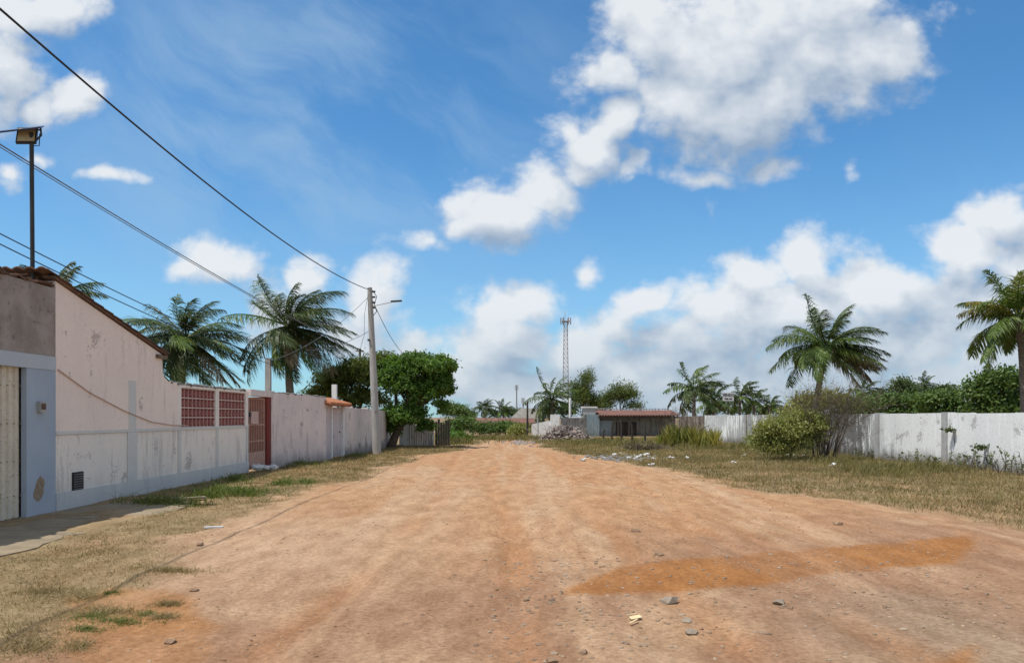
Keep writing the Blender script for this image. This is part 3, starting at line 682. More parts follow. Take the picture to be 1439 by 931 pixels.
MB().box((ct[0] + .1, cpd - .05, ct[2] - .2), (ct[0] + .15, cpd, ct[2] - .14)).build('bracket', M['dark'], cp)
wire(at(-20, 318, 14), ct + np.array((.16, -.05, -.1)), .12, .012, M['rubber'], 'upper of the two low dark wires running behind the roof to the service post')
wire(at(-20, 333, 14), ct + np.array((.16, -.05, -.26)), .14, .012, M['rubber'], 'lower of the two low dark wires running behind the roof to the service post')
wire(top + np.array((-.05, 0, -.4)), ct + np.array((.16, -.05, -.1)), .35, .010, M['wire'], 'thin wire dropping from the utility pole to the concrete service post')
wire(top + np.array((0, 0, -1.9)), at(430, 492, 34), .2, .010, M['wire'], 'thin slack wire leaving the middle of the utility pole to the left')
wire(top + np.array((.1, 0, -.5)), at(566, 496, 44), .25, .014, M['rubber'], 'dark cable falling from the utility pole into the big tree')
P = [top + np.array((-.05, -.1, -.3)), top + np.array((-.2, -.15, -1.2)), at(512, 470, uy), at(503, 500, uy + 1)]
tag(MB().tube(P, .009, 5).build('overhead_cable', M['wire']), 'loose thin wire hanging down beside the utility pole', 'cable')

# ------------------------------------------------------------------ vegetation builders
def nrm(v): return v / (np.linalg.norm(v, axis=-1, keepdims=True) + 1e-9)
def leaves(rng, blobs, n, size=.1, aspect=.5, per=22, spread=.3, shell=.62, lift=.45, wind=(0, 0, 0)):
    """leaf-sized diamonds in clumps spread through uneven ellipsoids"""
    B = np.array(blobs, float); w = (B[:, 3] * B[:, 4] * B[:, 5]) ** .75; w /= w.sum()
    nc = max(1, n // per); bi = rng.choice(len(B), nc, p=w)
    d = nrm(rng.normal(size=(nc, 3))); d[:, 2] = np.where(d[:, 2] < -.35, -d[:, 2] * .6, d[:, 2]); d = nrm(d)
    r = shell + (1.06 - shell) * rng.random(nc) ** .6
    lump = 1 + .22 * np.sin(d[:, 0] * 5 + bi * 1.7) * np.sin(d[:, 2] * 6 + bi) + .12 * rng.normal(size=nc)
    c = B[bi, :3] + d * B[bi, 3:6] * (r * lump)[:, None]
    P = np.repeat(c, per, 0) + rng.normal(size=(nc * per, 3)) * spread * np.array((1, 1, .75)); out = np.repeat(d, per, 0)
    m = len(P); s = size * rng.uniform(.4, 1.55, m)[:, None]
    L = nrm(rng.normal(size=(m, 3)) + out * .5 + np.array(wind)); nor = nrm(rng.normal(size=(m, 3)) * .8 + out * .7 + np.array((0, 0, lift)) * 2)
    W = nrm(np.cross(L, nor)); nor = np.cross(W, L)
    V = np.stack([P - L * s * .5, P + W * s * aspect * .5 - nor * s * .06, P + L * s * .5, P - W * s * aspect * .5 - nor * s * .06], 1)
    return V.reshape(-1, 3), np.arange(m * 4).reshape(-1, 4)
def branches(rng, mb, p, d, L, r, depth, k=5, split=3, ang=.55, up=.1):
    p = np.array(p, float); d = nrm(np.array(d, float)); pts = [p]
    for i in range(4):
        d = nrm(d + rng.normal(size=3) * .13 + np.array((0, 0, up))); pts.append(pts[-1] + d * L / 4)
    mb.tube(pts, np.linspace(r, r * .55, 5), k, cap=False)
    if depth > 0:
        for j in range(split):
            i = rng.integers(2, 5); dd = nrm(d + rng.normal(size=3) * ang)
            branches(rng, mb, pts[i], dd, L * rng.uniform(.55, .85), r * .5, depth - 1, max(3, k - 1), split, ang, up)

def frond(rng, L, az, el, droop, wind, nl=46, hang=.35, wid=.05, ll=.32):
    """one coconut frond: a bent rachis with two combs of hanging leaflets"""
    n = 16; d = np.array((math.cos(az) * math.cos(el), math.sin(az) * math.cos(el), math.sin(el))); P = [np.zeros(3)]; T = []
    wind = np.array(wind)
    for i in range(n):
        t = i / n; d = nrm(d + (np.array((0, 0, -1)) * droop * (.35 + t) + wind * (.25 + t)) / n); T.append(d); P.append(P[-1] + d * L / n)
    T.append(d); P = np.array(P); T = np.array(T); mb = MB()
    mb.tube(P, np.linspace(.045, .008, n + 1) * L / 3, 4, cap=False)
    ts = np.linspace(.13, .995, nl) + rng.normal(size=nl) * .004
    f = np.clip(ts * n, 0, n - 1e-6); i0 = f.astype(int); fr = (f - i0)[:, None]
    b = P[i0] * (1 - fr) + P[np.minimum(i0 + 1, n)] * fr; tt = nrm(T[i0])
    up = np.array((0, 0, 1.)); s = np.cross(tt, up); bad = np.linalg.norm(s, axis=1) < .15; s[bad] = np.cross(tt[bad], (-math.sin(az) * 0 + 1, .3, 0)); s = nrm(s)
    twist = rng.normal() * .25
    for sg in (-1, 1):
        ln = L * ll * (np.sin(math.pi * (.14 + .80 * ts)) ** .7)[:, None] * rng.uniform(.6, 1.15, (nl, 1)) * (rng.random((nl, 1)) > .07)
        nn = nrm(np.cross(s, tt))
        dr = nrm(sg * s * .8 + tt * (.5 + .5 * ts[:, None]) + nn * sg * twist + up * (.12 - hang * 1.0) + wind * .32 + rng.normal(size=(nl, 3)) * .15)
        d2 = nrm(dr + np.array((0, 0, -1)) * hang * 1.6 + wind * .36)
        wv = nrm(np.cross(dr, nn) + rng.normal(size=(nl, 3)) * .25) * wid * .5
        m1 = b + dr * ln * .55; e = m1 + d2 * ln * .5
        V = np.stack([b - wv * .6, b + wv * .6, m1 + wv, m1 - wv, e], 1).reshape(-1, 3)
        k = np.arange(nl)[:, None] * 5
        mb.add(V, [k + np.array([0, 1, 2, 3]), k + np.array([3, 2, 4])])
    return mb

def palm(label, base, crown, L, n, seed, mats=None, group=None, parts=True, wind=(1.5, 0, .0), nl=84, wid=.037, r=.16, dead=0, name='coconut_palm', elmin=-.5, bend=.4):
    rng = np.random.default_rng(seed); base = np.array(base, float); crown = np.array(crown, float)
    root = thing(name, label, 'palm tree', tuple(base), group)
    t = np.linspace(0, 1, 12)[:, None]; P = base + (crown - base) * t; P[:, 0] += (np.sin(t[:, 0] * math.pi) * -bend * .5); P[0, 2] -= .2
    rad = r * (1.25 - .5 * t[:, 0]); rad[0] *= 1.3; rad[-2:] *= 1.25
    MB().tube(P, rad, 10).build('trunk', M['palmbark'], root, True)
    mats = mats or ['palm']; allm = MB(); used = []
    for k in range(n):
        q = (k + .5) / n; el = math.asin(max(-1, min(1, 1 - q * (1 - math.sin(elmin))))) + rng.normal() * .17
        az = k * 2.39996 + rng.normal() * .38
        dd = k >= n - dead
        if dd: az = rng.uniform(-1.5, .6)
        f = frond(rng, L * rng.uniform(.82, 1.08) * (.8 if q < .08 else 1), az, el + (.25 if dd else 0), rng.uniform(.8, 1.5) * (1.15 if dd else 1), wind, nl, rng.uniform(.3, .65) + (.5 if dd else 0), wid)
        mt = 'palmdry' if dd else mats[int(rng.integers(len(mats)))]
        o = np.array(crown) + np.array((math.cos(az), math.sin(az), 0)) * .10 + np.array((0, 0, .25 * (1 - q)))
        if parts:
            g = MB()
            for V in f.V: g.V.append(V + o)
            g.F, g.MI, g.n = f.F, f.MI, f.n
            g.build('frond', M[mt], root)
        else:
            mi = ['palm', 'palmlight', 'palmdry', 'palmyellow'].index(mt); off = allm.n
            for V in f.V: allm.V.append(V + o)
            for F in f.F: allm.F.append(F + off); allm.MI.append(np.full(len(F), mi))
            allm.n += f.n
    if not parts: allm.build('crown', [M['palm'], M['palmlight'], M['palmdry'], M['palmyellow']], root)
    return root

def lumpy(rng, blobs, k=7):
    o = []
    for b in blobs:
        o.append((*b[:3], b[3] * .72, b[4] * .72, b[5] * .72))
        for j in range(k):
            d = nrm(rng.normal(size=3)); d[2] = abs(d[2]) * .9 - .15; f = rng.uniform(.30, .5)
            o.append((b[0] + d[0] * b[3] * .78, b[1] + d[1] * b[4] * .78, b[2] + d[2] * b[5] * .78, b[3] * f, b[4] * f, b[5] * f * .85))
    return o
def tree(name, label, base, blobs, n, seed, mat='leaf', size=.12, group=None, trunk=True, cat='tree', aspect=.5, spread=.3, r=.14, per=22, wind=(0, 0, 0), stems=4):
    rng = np.random.default_rng(seed); root = thing(name, label, cat, tuple(base), group)
    if trunk:
        mb = MB(); base = np.array(base, float); B = np.array(blobs, float); c = B[:, :3].mean(0); h = c[2] - base[2]
        p = [base - np.array((0, 0, .2)), base + (c - base) * .3 + rng.normal(size=3) * .06, base + (c - base) * .6]
        mb.tube(p, (r, r * .75, r * .6), 8)
        for k in range(min(len(B), 9)): mb.tube([p[2 if k % 2 else 1], (p[2] + B[k, :3]) / 2 + rng.normal(size=3) * .1, B[k, :3]], (r * .5, r * .35, r * .12), 6, cap=False)
        mb.build('trunk', M['bark'], root)
    V, F = leaves(rng, lumpy(rng, blobs), n, size, aspect, per, spread, wind=wind)
    MB().add(V, F).build('crown', M[mat], root)
    return root
def pxblobs(lst, d, dep=.8):
    """(px, py, rx, ry[, dd]) in photo pixels at distance d -> ellipsoids in metres"""
    o = []
    for b in lst:
        dd = d + (b[4] if len(b) > 4 else 0); c = at(b[0], b[1], dd); rx, rz = b[2] / FOC * dd, b[3] / FOC * dd
        o.append((*c, rx, max(rx, rz) * dep, rz))
    return o

# ------------------------------------------------------------------ palms
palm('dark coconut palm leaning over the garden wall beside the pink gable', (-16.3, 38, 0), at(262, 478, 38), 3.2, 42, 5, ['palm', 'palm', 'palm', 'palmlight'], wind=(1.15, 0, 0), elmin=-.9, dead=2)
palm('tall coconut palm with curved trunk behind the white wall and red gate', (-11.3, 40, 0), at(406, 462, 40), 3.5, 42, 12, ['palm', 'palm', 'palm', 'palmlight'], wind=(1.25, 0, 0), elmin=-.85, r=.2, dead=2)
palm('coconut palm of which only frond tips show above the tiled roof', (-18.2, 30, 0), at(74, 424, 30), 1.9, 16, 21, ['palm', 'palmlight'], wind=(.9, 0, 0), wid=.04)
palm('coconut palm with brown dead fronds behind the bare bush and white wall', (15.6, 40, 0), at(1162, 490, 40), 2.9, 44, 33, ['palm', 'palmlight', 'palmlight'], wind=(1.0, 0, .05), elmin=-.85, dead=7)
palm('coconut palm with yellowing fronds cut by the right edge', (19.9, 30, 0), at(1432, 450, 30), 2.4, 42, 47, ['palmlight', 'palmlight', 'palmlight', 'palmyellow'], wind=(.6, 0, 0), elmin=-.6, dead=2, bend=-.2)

# distant palms
for (px, py, d, L, n, sd, lab) in [
    (681, 574, 115, 2.3, 22, 1, 'small dark palm beyond the green bushes at the road end'),
    (976, 548, 62, 2.7, 28, 2, 'leafy palm beside the dead shrub at the far end of the white wall'),
    (1003, 566, 70, 2.2, 22, 3, 'shorter palm just left of the for sale board'),
    (1040, 558, 80, 2.6, 24, 4, 'palm directly behind the for sale board'),
    (1060, 563, 85, 2.0, 20, 6, 'small palm to the right of the for sale board'),
    (1082, 569, 90, 1.7, 18, 7, 'lowest palm above the white wall between the for sale board and the bush'),
    (1212, 551, 75, 1.8, 18, 8, 'low palm under the dead fronds of the wall palm'),
    (776, 562, 80, 3.3, 28, 9, 'broad drooping palm left of the white lamp post'),
    (708, 576, 120, 2.0, 18, 10, 'palm beyond the tiled roof, next to the thin antenna mast'),
    (1300, 541, 100, 1.8, 18, 13, 'little palm crown above the green thicket behind the right wall')]:
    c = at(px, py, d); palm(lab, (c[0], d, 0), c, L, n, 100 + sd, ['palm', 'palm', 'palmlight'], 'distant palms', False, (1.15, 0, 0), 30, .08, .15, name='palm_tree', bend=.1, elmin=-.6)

# ------------------------------------------------------------------ trees and bushes
D = 41.0
tree('broadleaf_tree', 'dense bright green broadleaf tree overhanging the road behind the utility pole', (-6.7, 41, 0),
     pxblobs([(590, 520, 42, 28), (615, 520, 22, 24), (560, 545, 30, 32), (600, 560, 36, 32), (575, 590, 34, 22), (622, 545, 14, 24), (549, 515, 20, 16, 1), (600, 600, 12, 14), (548, 588, 16, 22), (622, 575, 7, 14), (553, 606, 10, 12)], D, .9), 46000, 61, 'leaf', .16, r=.26, spread=.13, per=26)
tree('scrub_tree', 'olive windswept scrub tree rising above the wall left of the utility pole', (-9.5, 43, 0),
     pxblobs([(520, 530, 34, 38), (485, 545, 36, 34), (455, 555, 28, 22), (535, 515, 20, 22), (440, 560, 16, 14), (510, 565, 40, 20), (545, 525, 22, 28), (500, 525, 24, 26), (470, 540, 26, 22)], 43, .8), 20000, 62, 'needle', .24, aspect=.26, spread=.2, r=.2, wind=(.9, 0, .5))
for i, (lab, lst, d, n, mt) in enumerate([
    ('round green bush at the road end beside the dark fence', [(640, 603, 18, 14), (655, 598, 16, 12), (636, 612, 14, 8)], 58, 5000, 'bushleaf'),
    ('low bright green shrub in front of the round bush at the road end', [(636, 615, 17, 7), (648, 617, 10, 5)], 52, 3500, 'leaf'),
    ('tall bush behind the road end bushes', [(640, 582, 20, 14), (655, 588, 14, 12), (632, 575, 12, 12)], 66, 5000, 'bushleaf'),
    ('wide dark bush below the distant tiled roof', [(690, 605, 24, 12), (715, 603, 20, 12), (672, 604, 14, 11)], 68, 6000, 'bushleaf'),
    ('green shrub beside the tall dark pole', [(733, 606, 12, 11), (722, 610, 10, 8)], 66, 3000, 'scrub'),
]):
    b = pxblobs(lst, d, .9); tree('bush', lab, (b[0][0], d, 0), b, n, 200 + i, mt, .17, 'bushes along the road end', cat='bush', spread=.22, r=.07)
for i, (lab, lst, d, n, mt, nm) in enumerate([
    ('windblown feathery tree with a high swept crest right of the white lamp post', [(818, 560, 16, 24), (824, 540, 9, 18), (810, 565, 12, 18), (828, 528, 4, 9), (836, 570, 12, 14), (806, 548, 6, 14)], 90, 7000, 'needle', 'windswept_tree'),
    ('open feathery tree above the long tiled shed', [(870, 556, 16, 16), (884, 560, 14, 15), (858, 562, 12, 14), (892, 572, 12, 6), (872, 542, 5, 8), (884, 545, 4, 8)], 92, 5500, 'needle', 'windswept_tree'),
    ('low dark tree between the two feathery trees', [(845, 572, 18, 9), (800, 578, 16, 9), (770, 580, 12, 10)], 95, 4000, 'fartree', 'distant_tree'),
    ('tree line clump beyond the tiled roofs', [(660, 584, 12, 6), (695, 583, 10, 6), (720, 581, 14, 7), (708, 580, 6, 9)], 130, 3500, 'fartree', 'distant_tree'),
    ('dark rounded tree behind the right hand wall beside the yellowing palm', [(1395, 548, 34, 26), (1370, 556, 20, 18), (1420, 545, 26, 28), (1405, 565, 40, 14), (1390, 582, 40, 14), (1430, 580, 36, 14)], 52, 13000, 'bushleaf', 'broadleaf_tree'),
    ('small round tree top standing above the green thicket', [(1266, 541, 12, 9), (1272, 550, 14, 8)], 80, 2500, 'fartree', 'distant_tree'),
    ('green thicket tree behind the wall below the dead palm fronds', [(1210, 568, 24, 12), (1185, 567, 22, 13), (1230, 567, 20, 12), (1200, 582, 34, 14), (1230, 582, 24, 12)], 62, 4500, 'bushleaf', 'thicket_tree'),
    ('bright green thicket tree behind the middle of the right wall', [(1265, 566, 28, 11), (1245, 568, 20, 9), (1290, 566, 20, 11), (1265, 583, 30, 14), (1295, 582, 26, 14)], 58, 5000, 'bushleaf', 'thicket_tree'),
    ('green thicket tree left of the dark rounded tree', [(1325, 563, 26, 13), (1305, 566, 20, 11), (1345, 563, 20, 14), (1325, 582, 30, 14), (1355, 580, 26, 14)], 55, 5000, 'bushleaf', 'thicket_tree'),
    ('hazy tree row far behind the for sale board', [(1010, 578, 24, 7), (1050, 578, 26, 7), (1085, 579, 22, 6), (1120, 578, 24, 7)], 120, 4000, 'fartree', 'distant_tree'),
    ('far tree clump behind the right hand thicket', [(1300, 551, 18, 7), (1330, 549, 18, 7), (1240, 556, 16, 6), (1250, 549, 8, 7)], 100, 3500, 'fartree', 'distant_tree'),
    ('grey green scrub behind the tall dead bush', [(1140, 570, 26, 14), (1165, 565, 20, 14), (1120, 574, 16, 8)], 50, 2800, 'scrub', 'thicket_tree'),
]):
    b = pxblobs(lst, d, .8); nd = nm == 'windswept_tree'
    tree(nm, lab, (b[0][0], d, 0), b, n, 300 + i, mt, .34 if nd else .22 + d * .0008, cat='tree', spread=.3 if d < 70 else .4, aspect=.2 if nd else .5, r=.12, wind=(.8, 0, .8) if nd else (0, 0, 0))

# green scrub and bare bush in front of the right wall
b = pxblobs([(1112, 608, 40, 26), (1085, 608, 28, 24), (1138, 612, 26, 26), (1075, 622, 22, 16), (1112, 628, 40, 15), (1150, 602, 18, 24), (1120, 590, 26, 16), (1090, 632, 26, 10)], 28.5, .75)
tree('scrub_bush', 'rounded yellow green scrub bush growing in front of the white wall', (b[0][0], 28.5, 0), b, 22000, 71, 'scrub', .085, cat='bush', spread=.15, r=.05)
rng = np.random.default_rng(72); bb = thing('bare_bush', 'bare grey thorny bush of thin upright branches against the white wall', 'bush', (at(1165, 0, 28.6)[0], 28.6, 0))
mb = MB()
for k in range(26):
    px = 1154 + rng.uniform(-9, 18); p = at(px, 0, 28.6); p = (p[0], 28.6 + rng.uniform(-.4, .5), -.05)
    branches(rng, mb, p, (rng.normal() * .13, rng.normal() * .16, 1), rng.uniform(1.05, 1.4), rng.uniform(.016, .036), 4, 5, 3, .31, .05)
mb.build('branches', M['twig'], bb)
V, F = leaves(rng, pxblobs([(1160, 565, 40, 24), (1190, 575, 34, 20), (1150, 590, 20, 24), (1185, 600, 26, 26), (1130, 560, 24, 14), (1205, 570, 24, 16), (1160, 560, 40, 22)], 28.6, .7), 6500, .055, .3, 6, .2, .3); MB().add(V, F).build('dry_leaves', M['drybush'], bb)
rng = np.random.default_rng(75); ds = thing('dead_shrub', 'dead brown leafless shrub before the brown end of the white wall', 'bush', (at(958, 0, 50)[0], 50, 0))
mb = MB()
for k in range(12):
    p = at(958 + rng.uniform(-14, 16), 0, 50); branches(rng, mb, (p[0], 50 + rng.uniform(-.5, .5), 0), (rng.normal() * .4, rng.normal() * .4, 1), 1.25, .035, 3, 4, 3, .6, .02)
mb.build('branches', M['twig'], ds)

# stiff bladed plants at the wall's far end
for i, (lab, px0, px1, d, h) in enumerate([('tall clump of stiff yellow leaved plants under the dead shrub', 938, 975, 42, 1.25), ('clump of stiff green bladed plants against the start of the whitewashed wall', 972, 1008, 41, 1.05), ('low clump of bladed plants left of the yellow leaved ones', 925, 945, 43, .7)]):
    rng = np.random.default_rng(400 + i); c = at((px0 + px1) / 2, 0, d); rt = thing('bladed_plant', lab, 'plant', (c[0], d, 0), 'bladed plants at the wall end')
    n = 330; x = rng.uniform((px0 - VX) / FOC * d, (px1 - VX) / FOC * d, n); y = d + rng.uniform(-.7, .7, n); hh = h * rng.uniform(.45, 1.1, n); w = .04
    b = np.stack([x, y, np.full(n, -.03)], 1); ln = np.stack([rng.normal(size=n) * .28, rng.normal(size=n) * .28, np.ones(n)], 1) * hh[:, None]; a = rng.uniform(0, 3.14, n); wv = np.stack([np.cos(a), np.sin(a) * .5, 0 * a], 1) * w
    V = np.stack([b - wv * .6, b + wv * .6, b + ln * .55 + wv, b + ln * .55 - wv, b + ln], 1).reshape(-1, 3); k = np.arange(n)[:, None] * 5
    MB().add(V, [k + np.array([0, 1, 2, 3]), k + np.array([3, 2, 4])]).build('leaves', M['agave'], rt)

# ------------------------------------------------------------------ right hand wall
def rx(y): return 15.36 - .04 * y
rw = thing('whitewashed_wall', 'long flaking whitewashed wall with black stains along the right side', 'wall', (rx(36), 36, 0))
mb = MB(); rng = np.random.default_rng(9); ys = np.concatenate([[8], np.arange(12, 53.1, 1.0)])
for a, b in zip(ys[:-1], ys[1:]):
    mb.wall((rx(b), b), (rx(a), a), -.0 - .18, -.15, 1.735 + rng.uniform(-.012, .012))
o = mb.build('wall', M['whitewash'], rw)
for px in (1240, 1336):
    y = 15.36 / ((px - VX) / FOC + .04); MB().box((rx(y) - .235, y - .14, -.1), (rx(y) + .1, y + .14, 1.77)).build('pillar', M['postgrey'], rw)
for y in (34.6, 39.5, 44.5):
    MB().box((rx(y) - .20, y - .1, -.1), (rx(y) + .1, y + .1, 1.76)).build('pillar', M['brownwall'], rw)
bw_ = thing('brown_wall', 'brown stained end of the boundary wall behind the bladed plants', 'wall', (rx(56), 56, 0))
MB().wall((rx(60), 60), (rx(53.02), 53.02), -.2, -.1, 1.66, 1.7).build('wall', M['brownwall'], bw_)

# ------------------------------------------------------------------ middle distance buildings
d = 66.0
sh = thing('tiled_shed', 'long low grey shed with a red tiled roof behind the fence posts', 'shed', (at(885, 0, d)[0], d, 0))
xa, xb, xc_ = at(824, 0, d)[0], at(842, 0, d)[0], at(950, 0, d)[0]
zt = at(0, 583, d)[2]
MB().box((xa, d - .2, -.1), (xb, d + .0, zt + .05)).build('end_wall', M['teal'], sh)
mb = MB().box((xb + .002, d + .3, -.1), (xc_, d + .5, zt - .1)).box((xa, d + .002, -.1), (xa + .2, d + 5, zt)).box((xc_ - .2, d + .502, -.1), (xc_, d + 5, zt)); mb.box((xa + .2, d + 4.8, -.1), (xc_ - .2, d + 5, zt + .2)); mb.build('wall', M['shedwall'], sh)
mb = MB().box((xb + .02, d + .16, 0), (at(862, 0, d)[0], d + .296, zt - .45)).build('front_panel', M['teal'], sh)
MB().box((at(866, 0, d)[0], d + .2, .1), (at(895, 0, d)[0], d + .297, zt - .6)).build('opening_shade_panel', M['darkwood'], sh)  # solid dark panel, its colour stands in for shade inside an opening
n_ = 26; xs = np.linspace(xb - .1, xc_ + .2, n_ * 6); prof = np.abs(np.sin((xs - xs[0]) * math.pi / .24)) * .06; m_ = len(xs)
zr = at(0, 576.5, d + 3)[2]
V = np.concatenate([np.stack([xs, 0 * xs + d - .5, zt - .02 + prof], 1), np.stack([xs, 0 * xs + d + 3, zr + prof], 1), np.stack([xs, 0 * xs + d - .5, zt - .10 + prof], 1), np.stack([xs, 0 * xs + d + 3, zr - .08 + prof], 1), np.stack([xs, 0 * xs + d + 5.2, zt + .1 + prof], 1)])
i = np.arange(m_ - 1)
MB().add(V, np.concatenate([np.stack([i, i + 1, m_ + i + 1, m_ + i], 1), np.stack([2 * m_ + i, i + 2 * m_ + 1, i + 1, i], 1), np.stack([2 * m_ + i, 3 * m_ + i, 3 * m_ + i + 1, 2 * m_ + i + 1], 1), np.stack([m_ + i, m_ + i + 1, 4 * m_ + i + 1, 4 * m_ + i], 1)])).build('roof', M['redtile'], sh)
MB().box((xb - .1, d - .44, zt - .26), (xc_ + .1, d - .36, zt - .12)).build('eaves_beam', M['darkwood'], sh)
rng = np.random.default_rng(13); mb = MB()
for k in range(26): x = rng.uniform(xb, xc_); mb.tube([(x, d + 3, zr), (x, d + 3, zr + .22)], .02, 4)
mb.tube([(xb, d + 3, zr + .16), (xc_, d + 3, zr + .16)], .03, 4); mb.build('ridge_rail', M['steel'], sh)
for k in range(6):
    x = at(868 + k * 15, 0, d)[0]; MB().box((x - .07, d - .42, 0), (x + .07, d - .3, zt - .27)).build('post', M['darkwood'], sh)
tx = at(829, 0, d)[0]
wt = thing('water_tank', 'small pale box tank standing on the end wall of the tiled shed', 'tank', (tx, d + .8, zt + .05))
MB().prism([(tx - .45, zt + .05), (tx + .45, zt + .05), (tx + .55, zt + .62), (tx - .55, zt + .62)], 1, d - .15, d + 1.4).build('tank_body', M['postgrey'], wt)
MB().box((tx - .62, d - .22, zt + .62), (tx + .62, d + 1.5, zt + .74)).build('lid', M['white'], wt)
mw = thing('broken_wall', 'low broken white wall with a taller pillar beside the rubble heap', 'wall', (at(765, 0, 63)[0], 63, 0))
xa, xb = at(747, 0, 63)[0], at(789, 0, 63)[0]
MB().prism([(xa, -.1), (xb, -.1), (xb, .95), (xb - .5, 1.15), (xb - 1.0, 1.3), (xa + .6, 1.15), (xa, 1.02)], 1, 63, 63.18).build('wall', M['white'], mw)
xp = at(780, 0, 62.8)[0]; MB().box((xp - .38, 62.7, -.1), (xp + .34, 62.998, at(0, 582, 62.8)[2])).build('pillar', M['white'], mw)
gb_ = thing('block_wall', 'dark grey block wall between the broken white wall and the shed', 'wall', (at(806, 0, 64.5)[0], 64.5, 0))
MB().box((at(788, 0, 64.5)[0], 64.5, -.1), (at(825, 0, 64.5)[0], 64.7, 1.55)).build('wall', M['greydark'], gb_)
hs = thing('tiled_house', 'low house with a long orange tiled roof beyond the bushes', 'house', (at(705, 0, 82)[0], 82, 0))
xa, xb = at(664, 0, 82)[0], at(752, 0, 82)[0]
MB().box((xa + .3, 82.5, -.1), (xb - .3, 87, 1.0)).build('wall', M['brownwall'], hs)
MB().prism([(81.8, .92), (81.8, 1.02), (84.6, 1.52), (87.4, 1.02), (87.4, .92), (84.6, 1.42)], 0, xa, xb).build('roof', M['redtile'], hs)
hh_ = thing('hipped_house', 'grey hipped roof house behind the orange tiled roof', 'house', (at(743, 0, 95)[0], 95, 0))
c = at(743, 580, 95); rx_ = 2.3
MB().box((c[0] - 2, 95.3, -.1), (c[0] + 2, 99, 1.6)).build('wall', M['postgrey'], hh_)
V = [(c[0] - rx_, 95, 1.4), (c[0] + rx_, 95, 1.4), (c[0] + rx_, 99.5, 1.4), (c[0] - rx_, 99.5, 1.4), (c[0] - 1.0, 97.2, 2.75), (c[0] + 1.0, 97.2, 2.75)]
MB().add(V, [np.array([(0, 1, 5, 4), (2, 3, 4, 5), (3, 2, 1, 0)]), np.array([(1, 2, 5), (3, 0, 4)])]).build('roof', M['thatch'], hh_)
# poles in the middle distance
p = at(741, 564, 62); tag(MB().tube([(p[0], 62, -.1), (p[0] + .02, 62, p[2])], (.09, .07), 8).build('wooden_pole', M['darkwood']), 'dark wooden pole left of the broken white wall', 'pole')
p = at(801, 559, 68); lp = thing('lamp_post', 'slim white post above the rubble heap with the palms behind', 'post', (p[0], 68, 0))
MB().tube([(p[0], 68, 0), (p[0], 68, p[2])], .10, 8).build('shaft', M['white'], lp)
p = at(756, 0, 60); tag(MB().tube([(p[0], 60, -.1), (p[0], 60, 1.55)], .05, 6).build('fence_post', M['postgrey']), 'thin pale post in front of the broken white wall', 'post')
for k, (px, top_, lab) in enumerate([(726, 541, 'taller thin antenna mast on the skyline at the road end'), (735, 559, 'shorter thin antenna mast on the skyline at the road end')]):
    dd = 240; p = at(px, top_, dd); an = thing('antenna_mast', lab, 'antenna', (p[0], dd, 0), 'thin antenna masts on the skyline')
    MB().tube([(p[0], dd, -1), (p[0], dd, p[2])], .22, 6).build('mast', M['towersteel'], an)
    for dx in (-.42, 0, .42): MB().box((p[0] + dx - .09, dd - .3, p[2] - 1.5), (p[0] + dx + .09, dd, p[2] + .1)).build('antenna_panel', M['towersteel'], an)
# lattice tower
dd = 300.0; c = at(795, 0, dd); ht = at(0, 452, dd)[2]
tw = thing('lattice_tower', 'tall steel lattice telecom tower against the clouds', 'tower', (c[0], dd, 0))
def leg(z, i, j): w = 1.25 - .62 * z / ht; return np.array((c[0] + i * w, dd + j * w, z))
mb = MB(); cs = [(-1, -1), (1, -1), (1, 1), (-1, 1)]
for i, j in cs: mb.tube([leg(-1, i, j), leg(ht, i, j)], .10, 5)
mb.build('legs', M['towersteel'], tw)
mb = MB(); nz = 22
for k in range(nz):
    za, zb = ht * k / nz, ht * (k + 1) / nz
    for a in range(4):
        p, q = cs[a], cs[(a + 1) % 4]
        mb.tube([leg(za, *p), leg(zb, *q)], .045, 4, cap=False).tube([leg(zb, *p), leg(zb, *q)], .045, 4, cap=False).tube([leg(za, *q), leg(zb, *p)], .045, 4, cap=False)
mb.build('bracing', M['towersteel'], tw)
MB().box((c[0] - 1.5, dd - 1.5, ht), (c[0] + 1.5, dd + 1.5, ht + .25)).build('platform', M['towersteel'], tw)
for k in range(6):
    a = k * math.pi / 3; x, y = c[0] + 1.9 * math.cos(a), dd + 1.9 * math.sin(a)
    MB().box((x - .2, y - .2, ht - 1.0), (x + .2, y + .2, ht + 1.6)).build('antenna_panel', M['towersteel'], tw)
MB().tube([(c[0] - .3, dd, ht + .2), (c[0] - .3, dd, ht + 4.2)], .09, 5).build('lightning_rod', M['towersteel'], tw)
